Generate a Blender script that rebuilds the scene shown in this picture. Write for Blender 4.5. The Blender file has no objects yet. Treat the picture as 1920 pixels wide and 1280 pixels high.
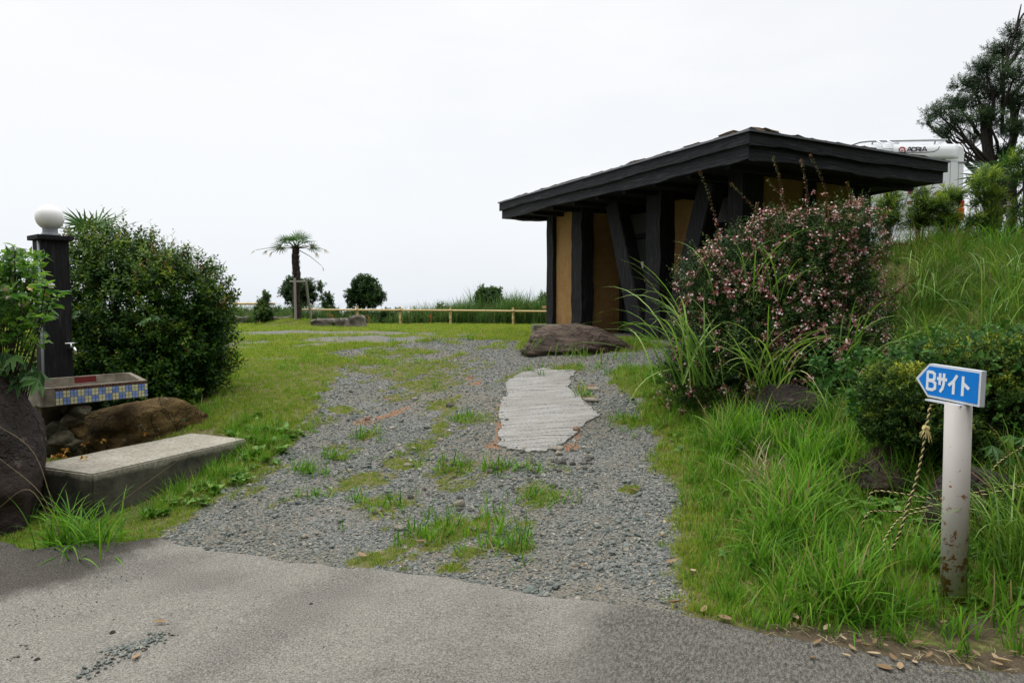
import bpy, bmesh, math, random
import numpy as np
from mathutils import Vector, Matrix, noise as mnoise

SC = bpy.context.scene
COL = SC.collection
R = math.radians
random.seed(7)

# ------------------------------------------------------------------ camera, sky, sun, exposure
PITCH = math.atan(74 / 1280)
CAMZ = 1.6
cam_d = bpy.data.cameras.new('camera')
cam = bpy.data.objects.new('camera', cam_d)
COL.objects.link(cam)
cam_d.lens = 24; cam_d.sensor_width = 36
cam_d.clip_start = 0.05; cam_d.clip_end = 80000
cam.location = (0, 0, CAMZ)
cam.rotation_euler = (math.pi / 2 - PITCH, 0, 0)
SC.camera = cam

SUN_EL, SUN_AZ = R(62), R(-62)          # azimuth clockwise from +Y
world = bpy.data.worlds.new('World'); SC.world = world
world.use_nodes = True
nt = world.node_tree; nt.nodes.clear()
def N(t, **kw):
    n = nt.nodes.new(t)
    for k, v in kw.items(): setattr(n, k, v)
    return n
wo = N('ShaderNodeOutputWorld')
sky = N('ShaderNodeTexSky', sky_type='NISHITA', sun_disc=False, sun_elevation=SUN_EL, sun_rotation=SUN_AZ)
sky.dust_density = 2.0
bg1 = N('ShaderNodeBackground'); bg1.inputs[1].default_value = 0.095
nt.links.new(sky.outputs[0], bg1.inputs[0])
tc = N('ShaderNodeTexCoord')
sep = N('ShaderNodeSeparateXYZ'); nt.links.new(tc.outputs['Generated'], sep.inputs[0])
ramp = N('ShaderNodeValToRGB')          # overcast cloud luminance by sine of elevation, /2
e = ramp.color_ramp.elements
e[0].position = 0.0; e[0].color = (.350, .370, .394, 1)
e[1].position = 1.0; e[1].color = (1.2, 1.2, 1.2, 1)
for p, c in ((.12, (.384, .393, .404, 1)), (.40, (.404, .407, .414, 1)), (.7, (.80, .80, .81, 1))):
    q = ramp.color_ramp.elements.new(p); q.color = c
nt.links.new(sep.outputs[2], ramp.inputs[0])
bg2 = N('ShaderNodeBackground'); bg2.inputs[1].default_value = 2.0
nt.links.new(ramp.outputs[0], bg2.inputs[0])
mp = N('ShaderNodeMapping'); mp.inputs['Scale'].default_value = (1.3, 1.3, 4.0); mp.inputs['Location'].default_value = (.35, .1, .2)
nt.links.new(tc.outputs['Generated'], mp.inputs[0])
nz = N('ShaderNodeTexNoise'); nz.inputs['Scale'].default_value = 1.3; nz.inputs['Detail'].default_value = 6; nz.inputs['Roughness'].default_value = .55
nt.links.new(mp.outputs[0], nz.inputs['Vector'])
mr = N('ShaderNodeMapRange'); mr.inputs[1].default_value = .36; mr.inputs[2].default_value = .56; mr.inputs[3].default_value = .90; mr.inputs[4].default_value = .985
nt.links.new(nz.outputs[0], mr.inputs[0])
mx = N('ShaderNodeMixShader')
nt.links.new(mr.outputs[0], mx.inputs[0]); nt.links.new(bg1.outputs[0], mx.inputs[1]); nt.links.new(bg2.outputs[0], mx.inputs[2])
nt.links.new(mx.outputs[0], wo.inputs[0])

sun_d = bpy.data.lights.new('sun', 'SUN'); sun_d.energy = 1.0; sun_d.angle = R(22); sun_d.color = (1, .965, .91)
sun = bpy.data.objects.new('sun', sun_d); COL.objects.link(sun)
sv = Vector((math.sin(SUN_AZ) * math.cos(SUN_EL), math.cos(SUN_AZ) * math.cos(SUN_EL), math.sin(SUN_EL)))
sun.rotation_euler = (-sv).to_track_quat('-Z', 'Y').to_euler()
sun.location = sv * 60
vs = SC.view_settings
vs.view_transform = 'Standard'; vs.look = 'None'; vs.gamma = 1; vs.exposure = 0.3; vs.use_curve_mapping = False
SC.cycles.max_bounces = 6; SC.cycles.diffuse_bounces = 3; SC.cycles.glossy_bounces = 2; SC.cycles.transmission_bounces = 3
SC.cycles.transparent_max_bounces = 6

# ------------------------------------------------------------------ helpers
cp_, sp_ = math.cos(PITCH), math.sin(PITCH)
def at(px, py, Y):
    u = (px - 960) / 1280; v = (640 - py) / 1280
    k = Y / (cp_ + v * sp_)
    return np.array((u * k, Y, CAMZ + (-sp_ + v * cp_) * k))

def ss(a, b, x):
    t = np.clip((np.asarray(x, float) - a) / (b - a), 0, 1)
    return t * t * (3 - 2 * t)

def wob(x, y, f, s=0.0):
    return (np.sin(x * f * 1.0 + 1.3 + s) * np.cos(y * f * 1.21 + .7 * s) + .6 * np.sin(x * f * 2.3 - y * f * 1.7 + s * 2.1)
            + .4 * np.sin(y * f * 3.7 + x * f * 1.1 + s * 3.3) + .3 * np.cos(x * f * 5.3 - y * f * 4.1 + s)) / 1.6

def H(x, y):
    x = np.asarray(x, float); y = np.asarray(y, float)
    d = y - (3.75 - .362 * x)
    r = np.clip(d - .1, 0, 7.4) / 7.4
    r = .55 * r + .45 * r * r * (3 - 2 * r)
    z = 1.0 * r
    z = z + .30 * ss(-1.0, -3.0, x) * ss(.5, 2.6, d) * (1 - r)
    z = z + .10 * ss(.9, 2.0, x) * ss(.1, .8, d) * (1 - r)
    # bank on the right
    xl = np.interp(y, [0, 3.2, 5, 8.2, 9.9, 11, 14, 40], [1.8, 2.0, 2.4, 3.7, 5.35, 6.0, 6.2, 6.2])
    u = .8 * x + .6 * y
    hill = np.minimum(.25 * (u - 3.4), 2.45 + .02 * (u - 13))
    w = ss(0, 1.1, x - xl)
    z = z + np.maximum(hill - z, 0) * w
    # mound under the palm
    z = z + .16 * np.exp(-(((x + 5.3) / .9) ** 2 + ((y - 17) / .7) ** 2))
    # assumed unseen slope behind the viewer, added with its woods to block sky light
    z = z + np.minimum(.62 * np.maximum(0, -y - 4.5), 9)
    # slope falling away to the sea
    st = 18.9 + 14 * ss(5, 8, x) * ss(0, 1, x)
    z = z - .5 * np.maximum(0, y - st) - 3e-4 * np.maximum(0, y - st) ** 2
    z = z - .3 * np.maximum(0, np.abs(x) - 45)
    amp = ss(.05, .8, d)
    z = z + amp * (.018 * wob(x, y, 1.6) + .007 * wob(x, y, 6.0, 2.0))
    return np.maximum(z, -40)

def gnd(px, py, ymax=30):
    u = (px - 960) / 1280; v = (640 - py) / 1280
    Y = np.arange(1.5, ymax, .01)
    k = Y / (cp_ + v * sp_)
    X = u * k; Z = CAMZ + (-sp_ + v * cp_) * k
    hit = np.nonzero(Z <= H(X, Y))[0]
    i = hit[0] if len(hit) else len(Y) - 1
    return np.array((X[i], Y[i], float(H(X[i], Y[i]))))

def gpoly(pts):
    return np.array([gnd(*p)[:2] for p in pts])

def in_poly(P, x, y):
    """signed distance: positive inside"""
    inside = np.zeros(x.shape, bool); dist = np.full(x.shape, 1e9)
    n = len(P)
    for i in range(n):
        ax, ay = P[i]; bx, by = P[(i + 1) % n]
        cond = (ay > y) != (by > y)
        with np.errstate(divide='ignore', invalid='ignore'):
            xi = (bx - ax) * (y - ay) / (by - ay + 1e-12) + ax
        inside ^= cond & (x < xi)
        dx, dy = bx - ax, by - ay
        t = np.clip(((x - ax) * dx + (y - ay) * dy) / (dx * dx + dy * dy + 1e-12), 0, 1)
        dist = np.minimum(dist, np.hypot(x - ax - t * dx, y - ay - t * dy))
    return np.where(inside, dist, -dist)

def tag(o, label=None, cat=None, group=None, kind=None):
    if label: o['label'] = label
    if cat: o['category'] = cat
    if group: o['group'] = group
    if kind: o['kind'] = kind
    return o

def thing(name, label, cat, loc=(0, 0, 0), rz=0, group=None):
    o = bpy.data.objects.new(name, None); COL.objects.link(o)
    o.location = tuple(float(v) for v in loc); o.rotation_euler = (0, 0, rz); o.empty_display_size = .1
    return tag(o, label, cat, group)

def mesh_np(name, V, F, smooth=False, tint=None):
    me = bpy.data.meshes.new(name)
    V = np.asarray(V, np.float32).reshape(-1, 3)
    if isinstance(F, np.ndarray):
        k = F.shape[1]; nf = len(F)
        me.vertices.add(len(V)); me.vertices.foreach_set('co', V.ravel())
        me.loops.add(nf * k); me.loops.foreach_set('vertex_index', F.astype(np.int32).ravel())
        me.polygons.add(nf); me.polygons.foreach_set('loop_start', np.arange(0, nf * k, k, dtype=np.int32))
        me.update(calc_edges=True)
    else:
        me.from_pydata([tuple(map(float, v)) for v in V], [], F); me.update()
    if tint is not None:
        a = me.attributes.new('tint', 'FLOAT', 'POINT'); a.data.foreach_set('value', np.asarray(tint, np.float32))
    if smooth: me.polygons.foreach_set('use_smooth', np.ones(len(me.polygons), bool))
    return me

def obj(name, me, mat=None, parent=None, loc=None, rot=None):
    o = bpy.data.objects.new(name, me); COL.objects.link(o)
    if mat is not None and not me.materials: me.materials.append(mat)
    if parent is not None: o.parent = parent
    if loc is not None: o.location = tuple(float(v) for v in loc)
    if rot is not None: o.rotation_euler = rot
    return o

class MB:
    def __init__(s): s.v = []; s.f = []
    def add(s, V, F):
        n = len(s.v); s.v += [tuple(map(float, p)) for p in V]; s.f += [[i + n for i in f] for f in F]; return s
    def box(s, lo, hi):
        (x0, y0, z0), (x1, y1, z1) = lo, hi
        return s.add([(x0, y0, z0), (x1, y0, z0), (x1, y1, z0), (x0, y1, z0), (x0, y0, z1), (x1, y0, z1), (x1, y1, z1), (x0, y1, z1)],
              [(3, 2, 1, 0), (4, 5, 6, 7), (0, 1, 5, 4), (1, 2, 6, 5), (2, 3, 7, 6), (3, 0, 4, 7)])
    def tube(s, pts, rad, n=8, cap=True):
        pts = [Vector(tuple(map(float, p))) for p in pts]
        if not hasattr(rad, '__len__'): rad = [rad] * len(pts)
        base = len(s.v); prev = None
        for i, p in enumerate(pts):
            d = (pts[min(i + 1, len(pts) - 1)] - pts[max(i - 1, 0)]).normalized()
            if prev is None:
                a = d.orthogonal().normalized()
            else:
                a = (prev - d * prev.dot(d))
                a = a.normalized() if a.length > 1e-6 else d.orthogonal().normalized()
            prev = a; b = d.cross(a)
            for k in range(n):
                t = 2 * math.pi * k / n
                q = p + (a * math.cos(t) + b * math.sin(t)) * rad[i]
                s.v.append(tuple(q))
        for i in range(len(pts) - 1):
            for k in range(n):
                s.f.append([base + i * n + k, base + i * n + (k + 1) % n, base + (i + 1) * n + (k + 1) % n, base + (i + 1) * n + k])
        if cap:
            s.f.append([base + k for k in reversed(range(n))]); s.f.append([base + (len(pts) - 1) * n + k for k in range(n)])
        return s
    def lathe(s, prof, n=24, c=(0, 0)):
        base = len(s.v)
        for r, z in prof:
            for k in range(n):
                t = 2 * math.pi * k / n; s.v.append((c[0] + r * math.cos(t), c[1] + r * math.sin(t), z))
        for i in range(len(prof) - 1):
            for k in range(n):
                s.f.append([base + i * n + k, base + i * n + (k + 1) % n, base + (i + 1) * n + (k + 1) % n, base + (i + 1) * n + k])
        return s
    def ribbon(s, pl, w, z0, z1):
        """flat stroke in the xy plane, mitred"""
        P = [Vector(p) for p in pl]; L = []; Rr = []
        for i, p in enumerate(P):
            d0 = (P[i] - P[i - 1]).normalized() if i else None
            d1 = (P[i + 1] - P[i]).normalized() if i < len(P) - 1 else None
            d0 = d0 or d1; d1 = d1 or d0
            n0 = Vector((-d0.y, d0.x)); n1 = Vector((-d1.y, d1.x)); m = (n0 + n1)
            m = m.normalized() if m.length > 1e-4 else n0
            k = w / 2 / max(.45, m.dot(n0)); L.append(p + m * k); Rr.append(p - m * k)
        n = len(P); V = [(q.x, q.y, z1) for q in L] + [(q.x, q.y, z1) for q in Rr] + [(q.x, q.y, z0) for q in L] + [(q.x, q.y, z0) for q in Rr]
        F = []
        for i in range(n - 1):
            F += [(n + i, n + i + 1, i + 1, i), (i, i + 1, 2 * n + i + 1, 2 * n + i), (n + i + 1, n + i, 3 * n + i, 3 * n + i + 1)]
        F += [(0, 2 * n, 3 * n, n), (n - 1, 2 * n - 1, 4 * n - 1, 3 * n - 1)]
        return s.add(V, F)
    def mesh(s, name='mesh', smooth=False):
        me = bpy.data.meshes.new(name); me.from_pydata(s.v, [], s.f); me.update()
        if smooth: me.polygons.foreach_set('use_smooth', np.ones(len(me.polygons), bool))
        return me
    def build(s, name, mat, parent=None, loc=None, rot=None, smooth=False, bevel=0):
        me = s.mesh(name, smooth)
        if bevel:
            bm = bmesh.new(); bm.from_mesh(me)
            bmesh.ops.bevel(bm, geom=[e for e in bm.edges if e.calc_face_angle(0) > .6], offset=bevel, segments=2, affect='EDGES', profile=.6)
            bm.to_mesh(me); bm.free()
        return obj(name, me, mat, parent, loc, rot)

# ------------------------------------------------------------------ materials
class Mat:
    def __init__(s, name, rough=.8, spec=.4):
        s.m = bpy.data.materials.new(name); s.m.use_nodes = True
        s.t = s.m.node_tree; s.b = s.t.nodes['Principled BSDF']; s.out = s.t.nodes['Material Output']
        s.b.inputs['Roughness'].default_value = rough; s.b.inputs['Specular IOR Level'].default_value = spec
        s._co = None
    def n(s, t, **kw):
        q = s.t.nodes.new(t)
        for k, v in kw.items(): setattr(q, k, v)
        return q
    def l(s, a, b): s.t.links.new(a, b)
    def co(s, kind='Object'):
        if s._co is None: s._co = s.n('ShaderNodeTexCoord')
        return s._co.outputs[kind]
    def geo(s):
        return s.n('ShaderNodeNewGeometry').outputs['Position']
    def noise(s, scale, detail=5, rough=.55, vec=None, stretch=None, out=0):
        q = s.n('ShaderNodeTexNoise'); q.inputs['Scale'].default_value = scale; q.inputs['Detail'].default_value = detail; q.inputs['Roughness'].default_value = rough
        vec = vec or s.co()
        if stretch:
            m = s.n('ShaderNodeMapping'); m.inputs['Scale'].default_value = stretch; s.l(vec, m.inputs[0]); vec = m.outputs[0]
        s.l(vec, q.inputs['Vector']); return q.outputs[out]
    def voro(s, scale, feature='F1', out='Distance', vec=None, rnd=1):
        q = s.n('ShaderNodeTexVoronoi', feature=feature); q.inputs['Scale'].default_value = scale; q.inputs['Randomness'].default_value = rnd
        s.l(vec or s.co(), q.inputs['Vector']); return q.outputs[out]
    def ramp(s, f, stops, interp='LINEAR'):
        q = s.n('ShaderNodeValToRGB'); q.color_ramp.interpolation = interp; es = q.color_ramp.elements
        for i, (p, c) in enumerate(stops):
            c = c if hasattr(c, '__len__') else (c, c, c)
            if i < 2: el = es[i]; el.position = p
            else: el = es.new(p)
            el.color = (*c, 1)
        s.l(f, q.inputs[0]); return q.outputs[0]
    def mix(s, f, a, b, mode='MIX'):
        q = s.n('ShaderNodeMix', data_type='RGBA', blend_type=mode)
        for sock, v in ((q.inputs[0], f), (q.inputs[6], a), (q.inputs[7], b)):
            if hasattr(v, 'is_output'): s.l(v, sock)
            elif hasattr(v, '__len__'): sock.default_value = (*v, 1)
            else: sock.default_value = v
        return q.outputs[2]
    def math(s, op, a, b=0.0, clamp=False):
        q = s.n('ShaderNodeMath', operation=op, use_clamp=clamp)
        for i, v in enumerate((a, b)):
            if hasattr(v, 'is_output'): s.l(v, q.inputs[i])
            else: q.inputs[i].default_value = v
        return q.outputs[0]
    def attr(s, name, kind='GEOMETRY', out='Fac'):
        q = s.n('ShaderNodeAttribute', attribute_name=name, attribute_type=kind); return q.outputs[out]
    def color(s, v):
        if hasattr(v, 'is_output'): s.l(v, s.b.inputs['Base Color'])
        else: s.b.inputs['Base Color'].default_value = (*v, 1)
        return s
    def bump(s, h, dist=.01, strength=1.0):
        q = s.n('ShaderNodeBump'); q.inputs['Distance'].default_value = dist; q.inputs['Strength'].default_value = strength
        s.l(h, q.inputs['Height']); s.l(q.outputs[0], s.b.inputs['Normal']); return s
    def roughness(s, v): s.l(v, s.b.inputs['Roughness']); return s

def leaf_mat(name, stops, rough=.45, transl=.3, spec=.4, objrand=.25):
    m = Mat(name, rough, spec)
    t = m.attr('tint')
    if objrand:
        oi = m.n('ShaderNodeObjectInfo').outputs['Random']
        t = m.math('ADD', t, m.math('MULTIPLY', m.math('SUBTRACT', oi, .5), objrand), clamp=True)
    c = m.ramp(t, stops); m.color(c)
    if transl:
        tr = m.n('ShaderNodeBsdfTranslucent'); m.l(m.mix(.5, c, m.mix(1.0, c, (1.25, 1.3, .5), 'MULTIPLY')), tr.inputs[0])
        mxs = m.n('ShaderNodeMixShader'); mxs.inputs[0].default_value = transl
        m.l(m.b.outputs[0], mxs.inputs[1]); m.l(tr.outputs[0], mxs.inputs[2]); m.l(mxs.outputs[0], m.out.inputs[0])
    return m.m

def rock_mat(name, cols, scale=3, bumpd=.03, rough=.85, lichen=None, stretch=None):
    m = Mat(name, rough, .3)
    n1 = m.noise(scale, 8, .65, stretch=stretch); n2 = m.noise(scale * 7, 6, .7)
    c = m.ramp(n1, [(.3, cols[0]), (.5, cols[1]), (.68, cols[2])])
    c = m.mix(m.math('MULTIPLY', n2, .55), c, m.mix(1.0, c, (.45, .43, .42), 'MULTIPLY'))
    if lichen:
        v = m.noise(scale * 2.6, 7, .6); c = m.mix(m.ramp(v, [(.63, 0.0), (.68, .8)]), c, lichen)
    vw = m.mix(.35, m.co(), m.noise(scale * 1.5, 4, out=1))
    ck = m.voro(scale * .9, 'DISTANCE_TO_EDGE', vec=vw); cr = m.ramp(ck, [(.0, 1.0), (.035, 0.0)])
    c = m.mix(m.math('MULTIPLY', cr, m.math('MULTIPLY', n1, .9)), c, (.012, .010, .008))
    m.color(c); m.bump(m.math('SUBTRACT', m.math('ADD', n1, m.math('MULTIPLY', n2, .6)), m.math('MULTIPLY', cr, .35)), bumpd); return m.m

def wood_dark(name, c0, c1, scale=9, stretch=(6, 6, .5)):
    m = Mat(name, .7, .14)
    g = m.noise(scale, 7, .6, stretch=stretch); k = m.noise(2.5, 4)
    c = m.mix(m.ramp(g, [(.32, 0.0), (.7, 1.0)]), c0, c1); c = m.mix(m.math('MULTIPLY', k, .4), c, (.02, .02, .022)); wr = m.noise(scale * .5, 5, .7, stretch=stretch); c = m.mix(m.ramp(wr, [(.56, 0.0), (.74, .65)]), c, (c1[0] * 3.2, c1[1] * 3.0, c1[2] * 2.7))
    m.color(c); m.bump(m.math('ADD', g, m.math('MULTIPLY', m.noise(3, 3, .5), .8)), .02, .9); return m.m

# ------------------------------------------------------------------ ground, road, sea
G_EDGE = [(300, 1018), (345, 985), (430, 930), (500, 893), (548, 850), (590, 795), (612, 745), (640, 705), (668, 682), (648, 668), (610, 665), (700, 650), (770, 648),
          (800, 636), (830, 634), (960, 640), (972, 655), (985, 668), (1060, 672), (1160, 664), (1262, 652), (1268, 684), (1120, 690), (1135, 722), (1178, 770),
          (1196, 825), (1205, 880), (1238, 930), (1232, 1000), (1215, 1060), (1255, 1148), (1000, 1250), (300, 1250)]
GRAVEL = gpoly(G_EDGE)
BANDS = [gpoly([(430, 623), (560, 619), (760, 623), (900, 625), (870, 629), (620, 627), (430, 627)]),
         gpoly([(560, 634), (700, 629), (830, 633), (810, 640), (640, 645), (570, 640)])]
EDGE_PX = [(-260, 1010), (60, 1062), (240, 1030), (300, 1017), (345, 1025), (470, 1040), (540, 1052), (640, 1064), (700, 1066), (820, 1080), (905, 1094), (1000, 1113), (1120, 1126), (1250, 1147),
           (1340, 1162), (1420, 1185), (1530, 1205), (1640, 1228), (1790, 1250), (1925, 1262), (2200, 1290), (2500, 1300)]
# turf islands in the gravel (pixel ellipses -> ground)
ISL = [(770, 692, 105, 14), (700, 678, 60, 10), (800, 722, 62, 16), (760, 706, 40, 12), (872, 786, 26, 11), (826, 800, 18, 22), (830, 760, 30, 14), (845, 880, 42, 18), (690, 900, 60, 17), (655, 912, 26, 12), (790, 840, 26, 14),
       (725, 945, 50, 15), (690, 940, 20, 10), (840, 1000, 88, 30), (720, 1045, 72, 20), (850, 1068, 34, 9), (900, 985, 40, 18), (970, 1030, 34, 14), (1005, 935, 34, 16), (980, 985, 30, 12), (930, 880, 28, 9),
       (1180, 792, 40, 12), (1070, 690, 40, 6), (690, 818, 18, 8), (750, 870, 40, 14), (640, 770, 24, 10), (880, 1035, 40, 12), (1178, 918, 20, 9), (640, 855, 25, 9), (760, 660, 60, 6)]
ISLW = []
for cx, cy, rx, ry in ISL:
    c = gnd(cx, cy); a = gnd(cx + rx, cy); b0 = gnd(cx, cy - ry); b1 = gnd(cx, cy + ry)
    ISLW.append((c[0], c[1], abs(a[0] - c[0]) * 1.2, max(.05, abs(b0[1] - b1[1]) / 2) * 1.2))
EARTH = [(672, 792, 16, 6), (690, 790, 18, 7), (708, 786, 16, 5), (728, 780, 16, 4), (745, 773, 14, 4), (762, 766, 10, 3), (938, 770, 7, 14), (937, 790, 7, 16), (935, 812, 8, 14), (925, 836, 13, 9), (1078, 822, 9, 10), (1068, 836, 18, 8), (1085, 812, 5, 9), (893, 716, 13, 5), (880, 708, 8, 4), (735, 746, 15, 3), (1104, 726, 18, 3), (1110, 745, 18, 3)]
EARW = []
for cx, cy, rx, ry in EARTH:
    c = gnd(cx, cy); a = gnd(cx + rx, cy); b0 = gnd(cx, cy - ry); b1 = gnd(cx, cy + ry)
    EARW.append((c[0], c[1], abs(a[0] - c[0]), max(.04, abs(b0[1] - b1[1]) / 2)))

def grass_mask(x, y):
    x = np.asarray(x, float); y = np.asarray(y, float)
    dn = in_poly(GRAVEL, x, y) + .10 * wob(x, y, 4.2, 1.0) + .06 * wob(x, y, 13, 4)
    g = 1 - np.where(x > .3, ss(-.36, .12, dn), ss(-.22, .12, dn))
    for b in BANDS:
        g = np.minimum(g, 1 - ss(-.12, .15, in_poly(b, x, y) + .12 * wob(x, y, 3, 5)))
    far = ss(8.5, 11, y)
    g = np.minimum(g, 1 - far * .9 * ss(.25, .6, wob(x * .6, y * 1.6, 1.9, 8.0)) * ss(-8, -5, x) * (1 - ss(14.5, 16, y)) * (1 - ss(4, 6, x)))
    isl = np.zeros(x.shape)
    for cx, cy, rx, ry in ISLW:
        q = np.sqrt(((x - cx) / rx) ** 2 + ((y - cy) / ry) ** 2)
        isl = np.maximum(isl, 1 - ss(.2, 1.5, q + .42 * wob(x, y, 9, cx) + .3 * wob(x, y, 26, cy)))
    strew = .7 * ss(.15, .9, wob(x, y, 3.1, 7) + .5 * wob(x, y, 11, 2)) * ss(4.3, 5.0, y) * (x < .55 - .1 * (y - 5)) * (x > -2.2)
    return np.maximum(g, np.maximum(isl * .86, strew))
def earth_mask(x, y):
    e_ = np.zeros(np.shape(x))
    for cx, cy, rx, ry in EARW:
        q = np.sqrt(((x - cx) / rx) ** 2 + ((y - cy) / ry) ** 2)
        e_ = np.maximum(e_, 1 - ss(.6, 1.3, q + .3 * wob(x, y, 12, cy)))
    return e_

def axis(parts):
    a = [np.arange(p[0], p[1], p[2]) for p in parts]; return np.concatenate(a + [[parts[-1][1]]])
xs = axis([(-300, -60, 20), (-60, -20, 4), (-20, -8, .5), (-8, -4, .15), (-4, 3, .045), (3, 8, .12), (8, 20, .5), (20, 60, 4), (60, 300, 20)])
ys = axis([(-120, -30, 10), (-30, -4, 1.0), (-4, 2, .6), (2, 2.8, .1), (2.8, 10.5, .045), (10.5, 20, .12), (20, 40, 1), (40, 140, 8)])
GX, GY = np.meshgrid(xs, ys); GZ = H(GX, GY)
edge_w = np.array([gnd(*p)[:2] if p[1] > 1016 else gnd(*p)[:2] for p in EDGE_PX])
nx, ny = len(xs), len(ys)
idx = np.arange(nx * ny).reshape(ny, nx)
F = np.stack([idx[:-1, :-1], idx[:-1, 1:], idx[1:, 1:], idx[1:, :-1]], -1).reshape(-1, 4)
# ground sits lower under the concrete
ey = np.interp(GX, edge_w[:, 0], edge_w[:, 1], left=edge_w[0, 1], right=edge_w[-1, 1])
GZ2 = GZ - .05 * ss(.0, -.1, GY - ey + .04)
me = mesh_np('ground', np.stack([GX, GY, GZ2], -1), F, True)
gm = grass_mask(GX.ravel(), GY.ravel()); em = earth_mask(GX.ravel(), GY.ravel())
lit = ss(.30, .04, (GY - ey).ravel() - .06 * wob(GX.ravel(), GY.ravel(), 8)) * ss(.9, 1.5, GX.ravel())
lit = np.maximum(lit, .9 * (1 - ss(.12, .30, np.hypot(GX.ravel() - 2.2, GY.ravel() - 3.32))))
for nme, arr in (('grass', gm), ('earth', em), ('litter', lit)):
    a = me.attributes.new(nme, 'FLOAT', 'POINT'); a.data.foreach_set('value', arr.astype(np.float32))
m = Mat('ground_soil', .92, .2)
v1 = m.voro(75, out='Color'); v1d = m.voro(75, out='Distance'); nA = m.noise(1.6, 6); nB = m.noise(22, 6, .7)
sx = m.n('ShaderNodeSeparateColor'); m.l(v1, sx.inputs[0])
grav = m.ramp(sx.outputs[0], [(.0, (.10, .108, .10)), (.4, (.165, .178, .167)), (.75, (.225, .235, .22)), (.93, (.30, .285, .25)), (1.0, (.34, .28, .20))])
grav = m.mix(m.ramp(nA, [(.45, 0.0), (.60, .75)]), grav, m.mix(nB, (.17, .145, .105), (.27, .24, .185)))
grav = m.mix(m.ramp(v1d, [(.3, 0.0), (.75, .7)]), grav, (.07, .066, .06))
soil = m.ramp(nB, [(.3, (.06, .05, .028)), (.5, (.12, .12, .04)), (.7, (.23, .20, .085))])
soil = m.mix(m.ramp(m.noise(3.5, 5), [(.45, 0.0), (.65, .6)]), soil, (.14, .12, .06))
gfac = m.math('ADD', m.attr('grass'), m.math('MULTIPLY', m.math('SUBTRACT', nB, .5), .7))
c = m.mix(m.ramp(gfac, [(.42, 0.0), (.6, 1.0)]), grav, soil)
c = m.mix(m.ramp(m.math('ADD', m.attr('earth'), m.math('MULTIPLY', m.math('SUBTRACT', nB, .5), .6)), [(.45, 0.0), (.62, 1.0)]), c, m.mix(nB, (.17, .085, .045), (.29, .17, .10)))
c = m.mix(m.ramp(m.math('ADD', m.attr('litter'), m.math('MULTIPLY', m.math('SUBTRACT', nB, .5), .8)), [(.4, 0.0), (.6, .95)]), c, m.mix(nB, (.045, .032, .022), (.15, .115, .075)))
m.color(c); m.bump(m.math('ADD', m.math('MULTIPLY', v1d, -1.0), nB), .012, .8)
ground = obj('ground', me, m.m); tag(ground, 'uneven grassy ground with a worn grey gravel drive', None, None, 'structure')

# concrete road in front
ex = np.concatenate([np.arange(-30, -6, 1.0), np.arange(-6, 3.5, .03), np.arange(3.5, 30, 1.0)])
eyv = np.interp(ex, edge_w[:, 0], edge_w[:, 1]) + np.where(np.abs(ex) < 6, .014 * wob(ex, ex * 0, 7, 1) + .010 * wob(ex, ex * .4, 31, 2), 0)
rows = np.concatenate([[0, .0, .02, .05], np.arange(.08, 2.2, .05), [2.4, 3, 4, 5.5, 7.2]])
V = []
lift = lambda x, y: .16 * ss(-1.9, -3.4, x) * ss(2.6, 4.6, y)
for i, r_ in enumerate(rows):
    y = eyv - r_
    z = np.where(i == 0, -.06, .006 + .004 * wob(ex, y, 2.2)) + lift(ex, y) - (.006 if i == 1 else 0)
    V.append(np.stack([ex, y, z + 0 * ex], -1))
V = np.array(V); n0 = len(ex); ii = np.arange(len(rows) * n0).reshape(len(rows), n0)
F = np.stack([ii[:-1, :-1], ii[1:, :-1], ii[1:, 1:], ii[:-1, 1:]], -1).reshape(-1, 4)
road_me = mesh_np('road', V, F, True)
RX, RY_ = V[..., 0].ravel(), V[..., 1].ravel()
def gp0(pts): return np.array([at(px, py, CAMZ / ((py - 566) / 1280) * 1.0)[:2] for px, py in pts])
sL = ss(-.07, .10, in_poly(gp0([(-300, 960), (310, 1000), (318, 1030), (262, 1050), (215, 1085), (110, 1120), (0, 1150), (-300, 1260)]), RX, RY_) + .05 * wob(RX, RY_, 9) + .03 * wob(RX, RY_, 31, 3))
sR = ss(-.25, .25, in_poly(gp0([(1150, 1128), (1300, 1140), (2600, 1240), (2600, 1600), (1060, 1600), (1120, 1260), (1090, 1180)]), RX, RY_) + .12 * wob(RX, RY_, 4) + .05 * wob(RX, RY_, 17, 3))
sM = ss(.0, .9, wob(RX * 1.0 + .6, RY_ * 1.6, 1.5, 2.2) + .35 * wob(RX, RY_, 6, 1)) * .8
bandp = gp0([(655, 1070), (560, 1120), (455, 1190), (330, 1290), (430, 1300), (560, 1210), (640, 1140), (720, 1085)])
sM = np.maximum(sM, .75 * ss(-.16, .10, in_poly(bandp, RX, RY_) + .07 * wob(RX, RY_, 9, 2)))
bandq = gp0([(900, 1110), (820, 1190), (760, 1300), (1000, 1300), (1000, 1200), (960, 1120)])
sM = np.maximum(sM, .5 * ss(-.2, .15, in_poly(bandq, RX, RY_) + .1 * wob(RX, RY_, 7, 5)))
jn = np.minimum(np.abs(in_poly(gp0([(-400, 960), (250, 1040), (130, 1085), (0, 1112), (-400, 1200)]), RX, RY_)), 1)
sM = np.maximum(sM, (1 - ss(.0, .018, jn)) * (RX < -1.9) * 1.0)
ck = np.abs(RX - (.66 + .10 * (RY_ - 3.6) + .02 * wob(RX * 0, RY_, 9) + .008 * wob(RX * 0, RY_, 40))); sM = np.maximum(sM, 1.25 * (1 - ss(.006, .022, ck)) * (RY_ > 2.2))
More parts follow.
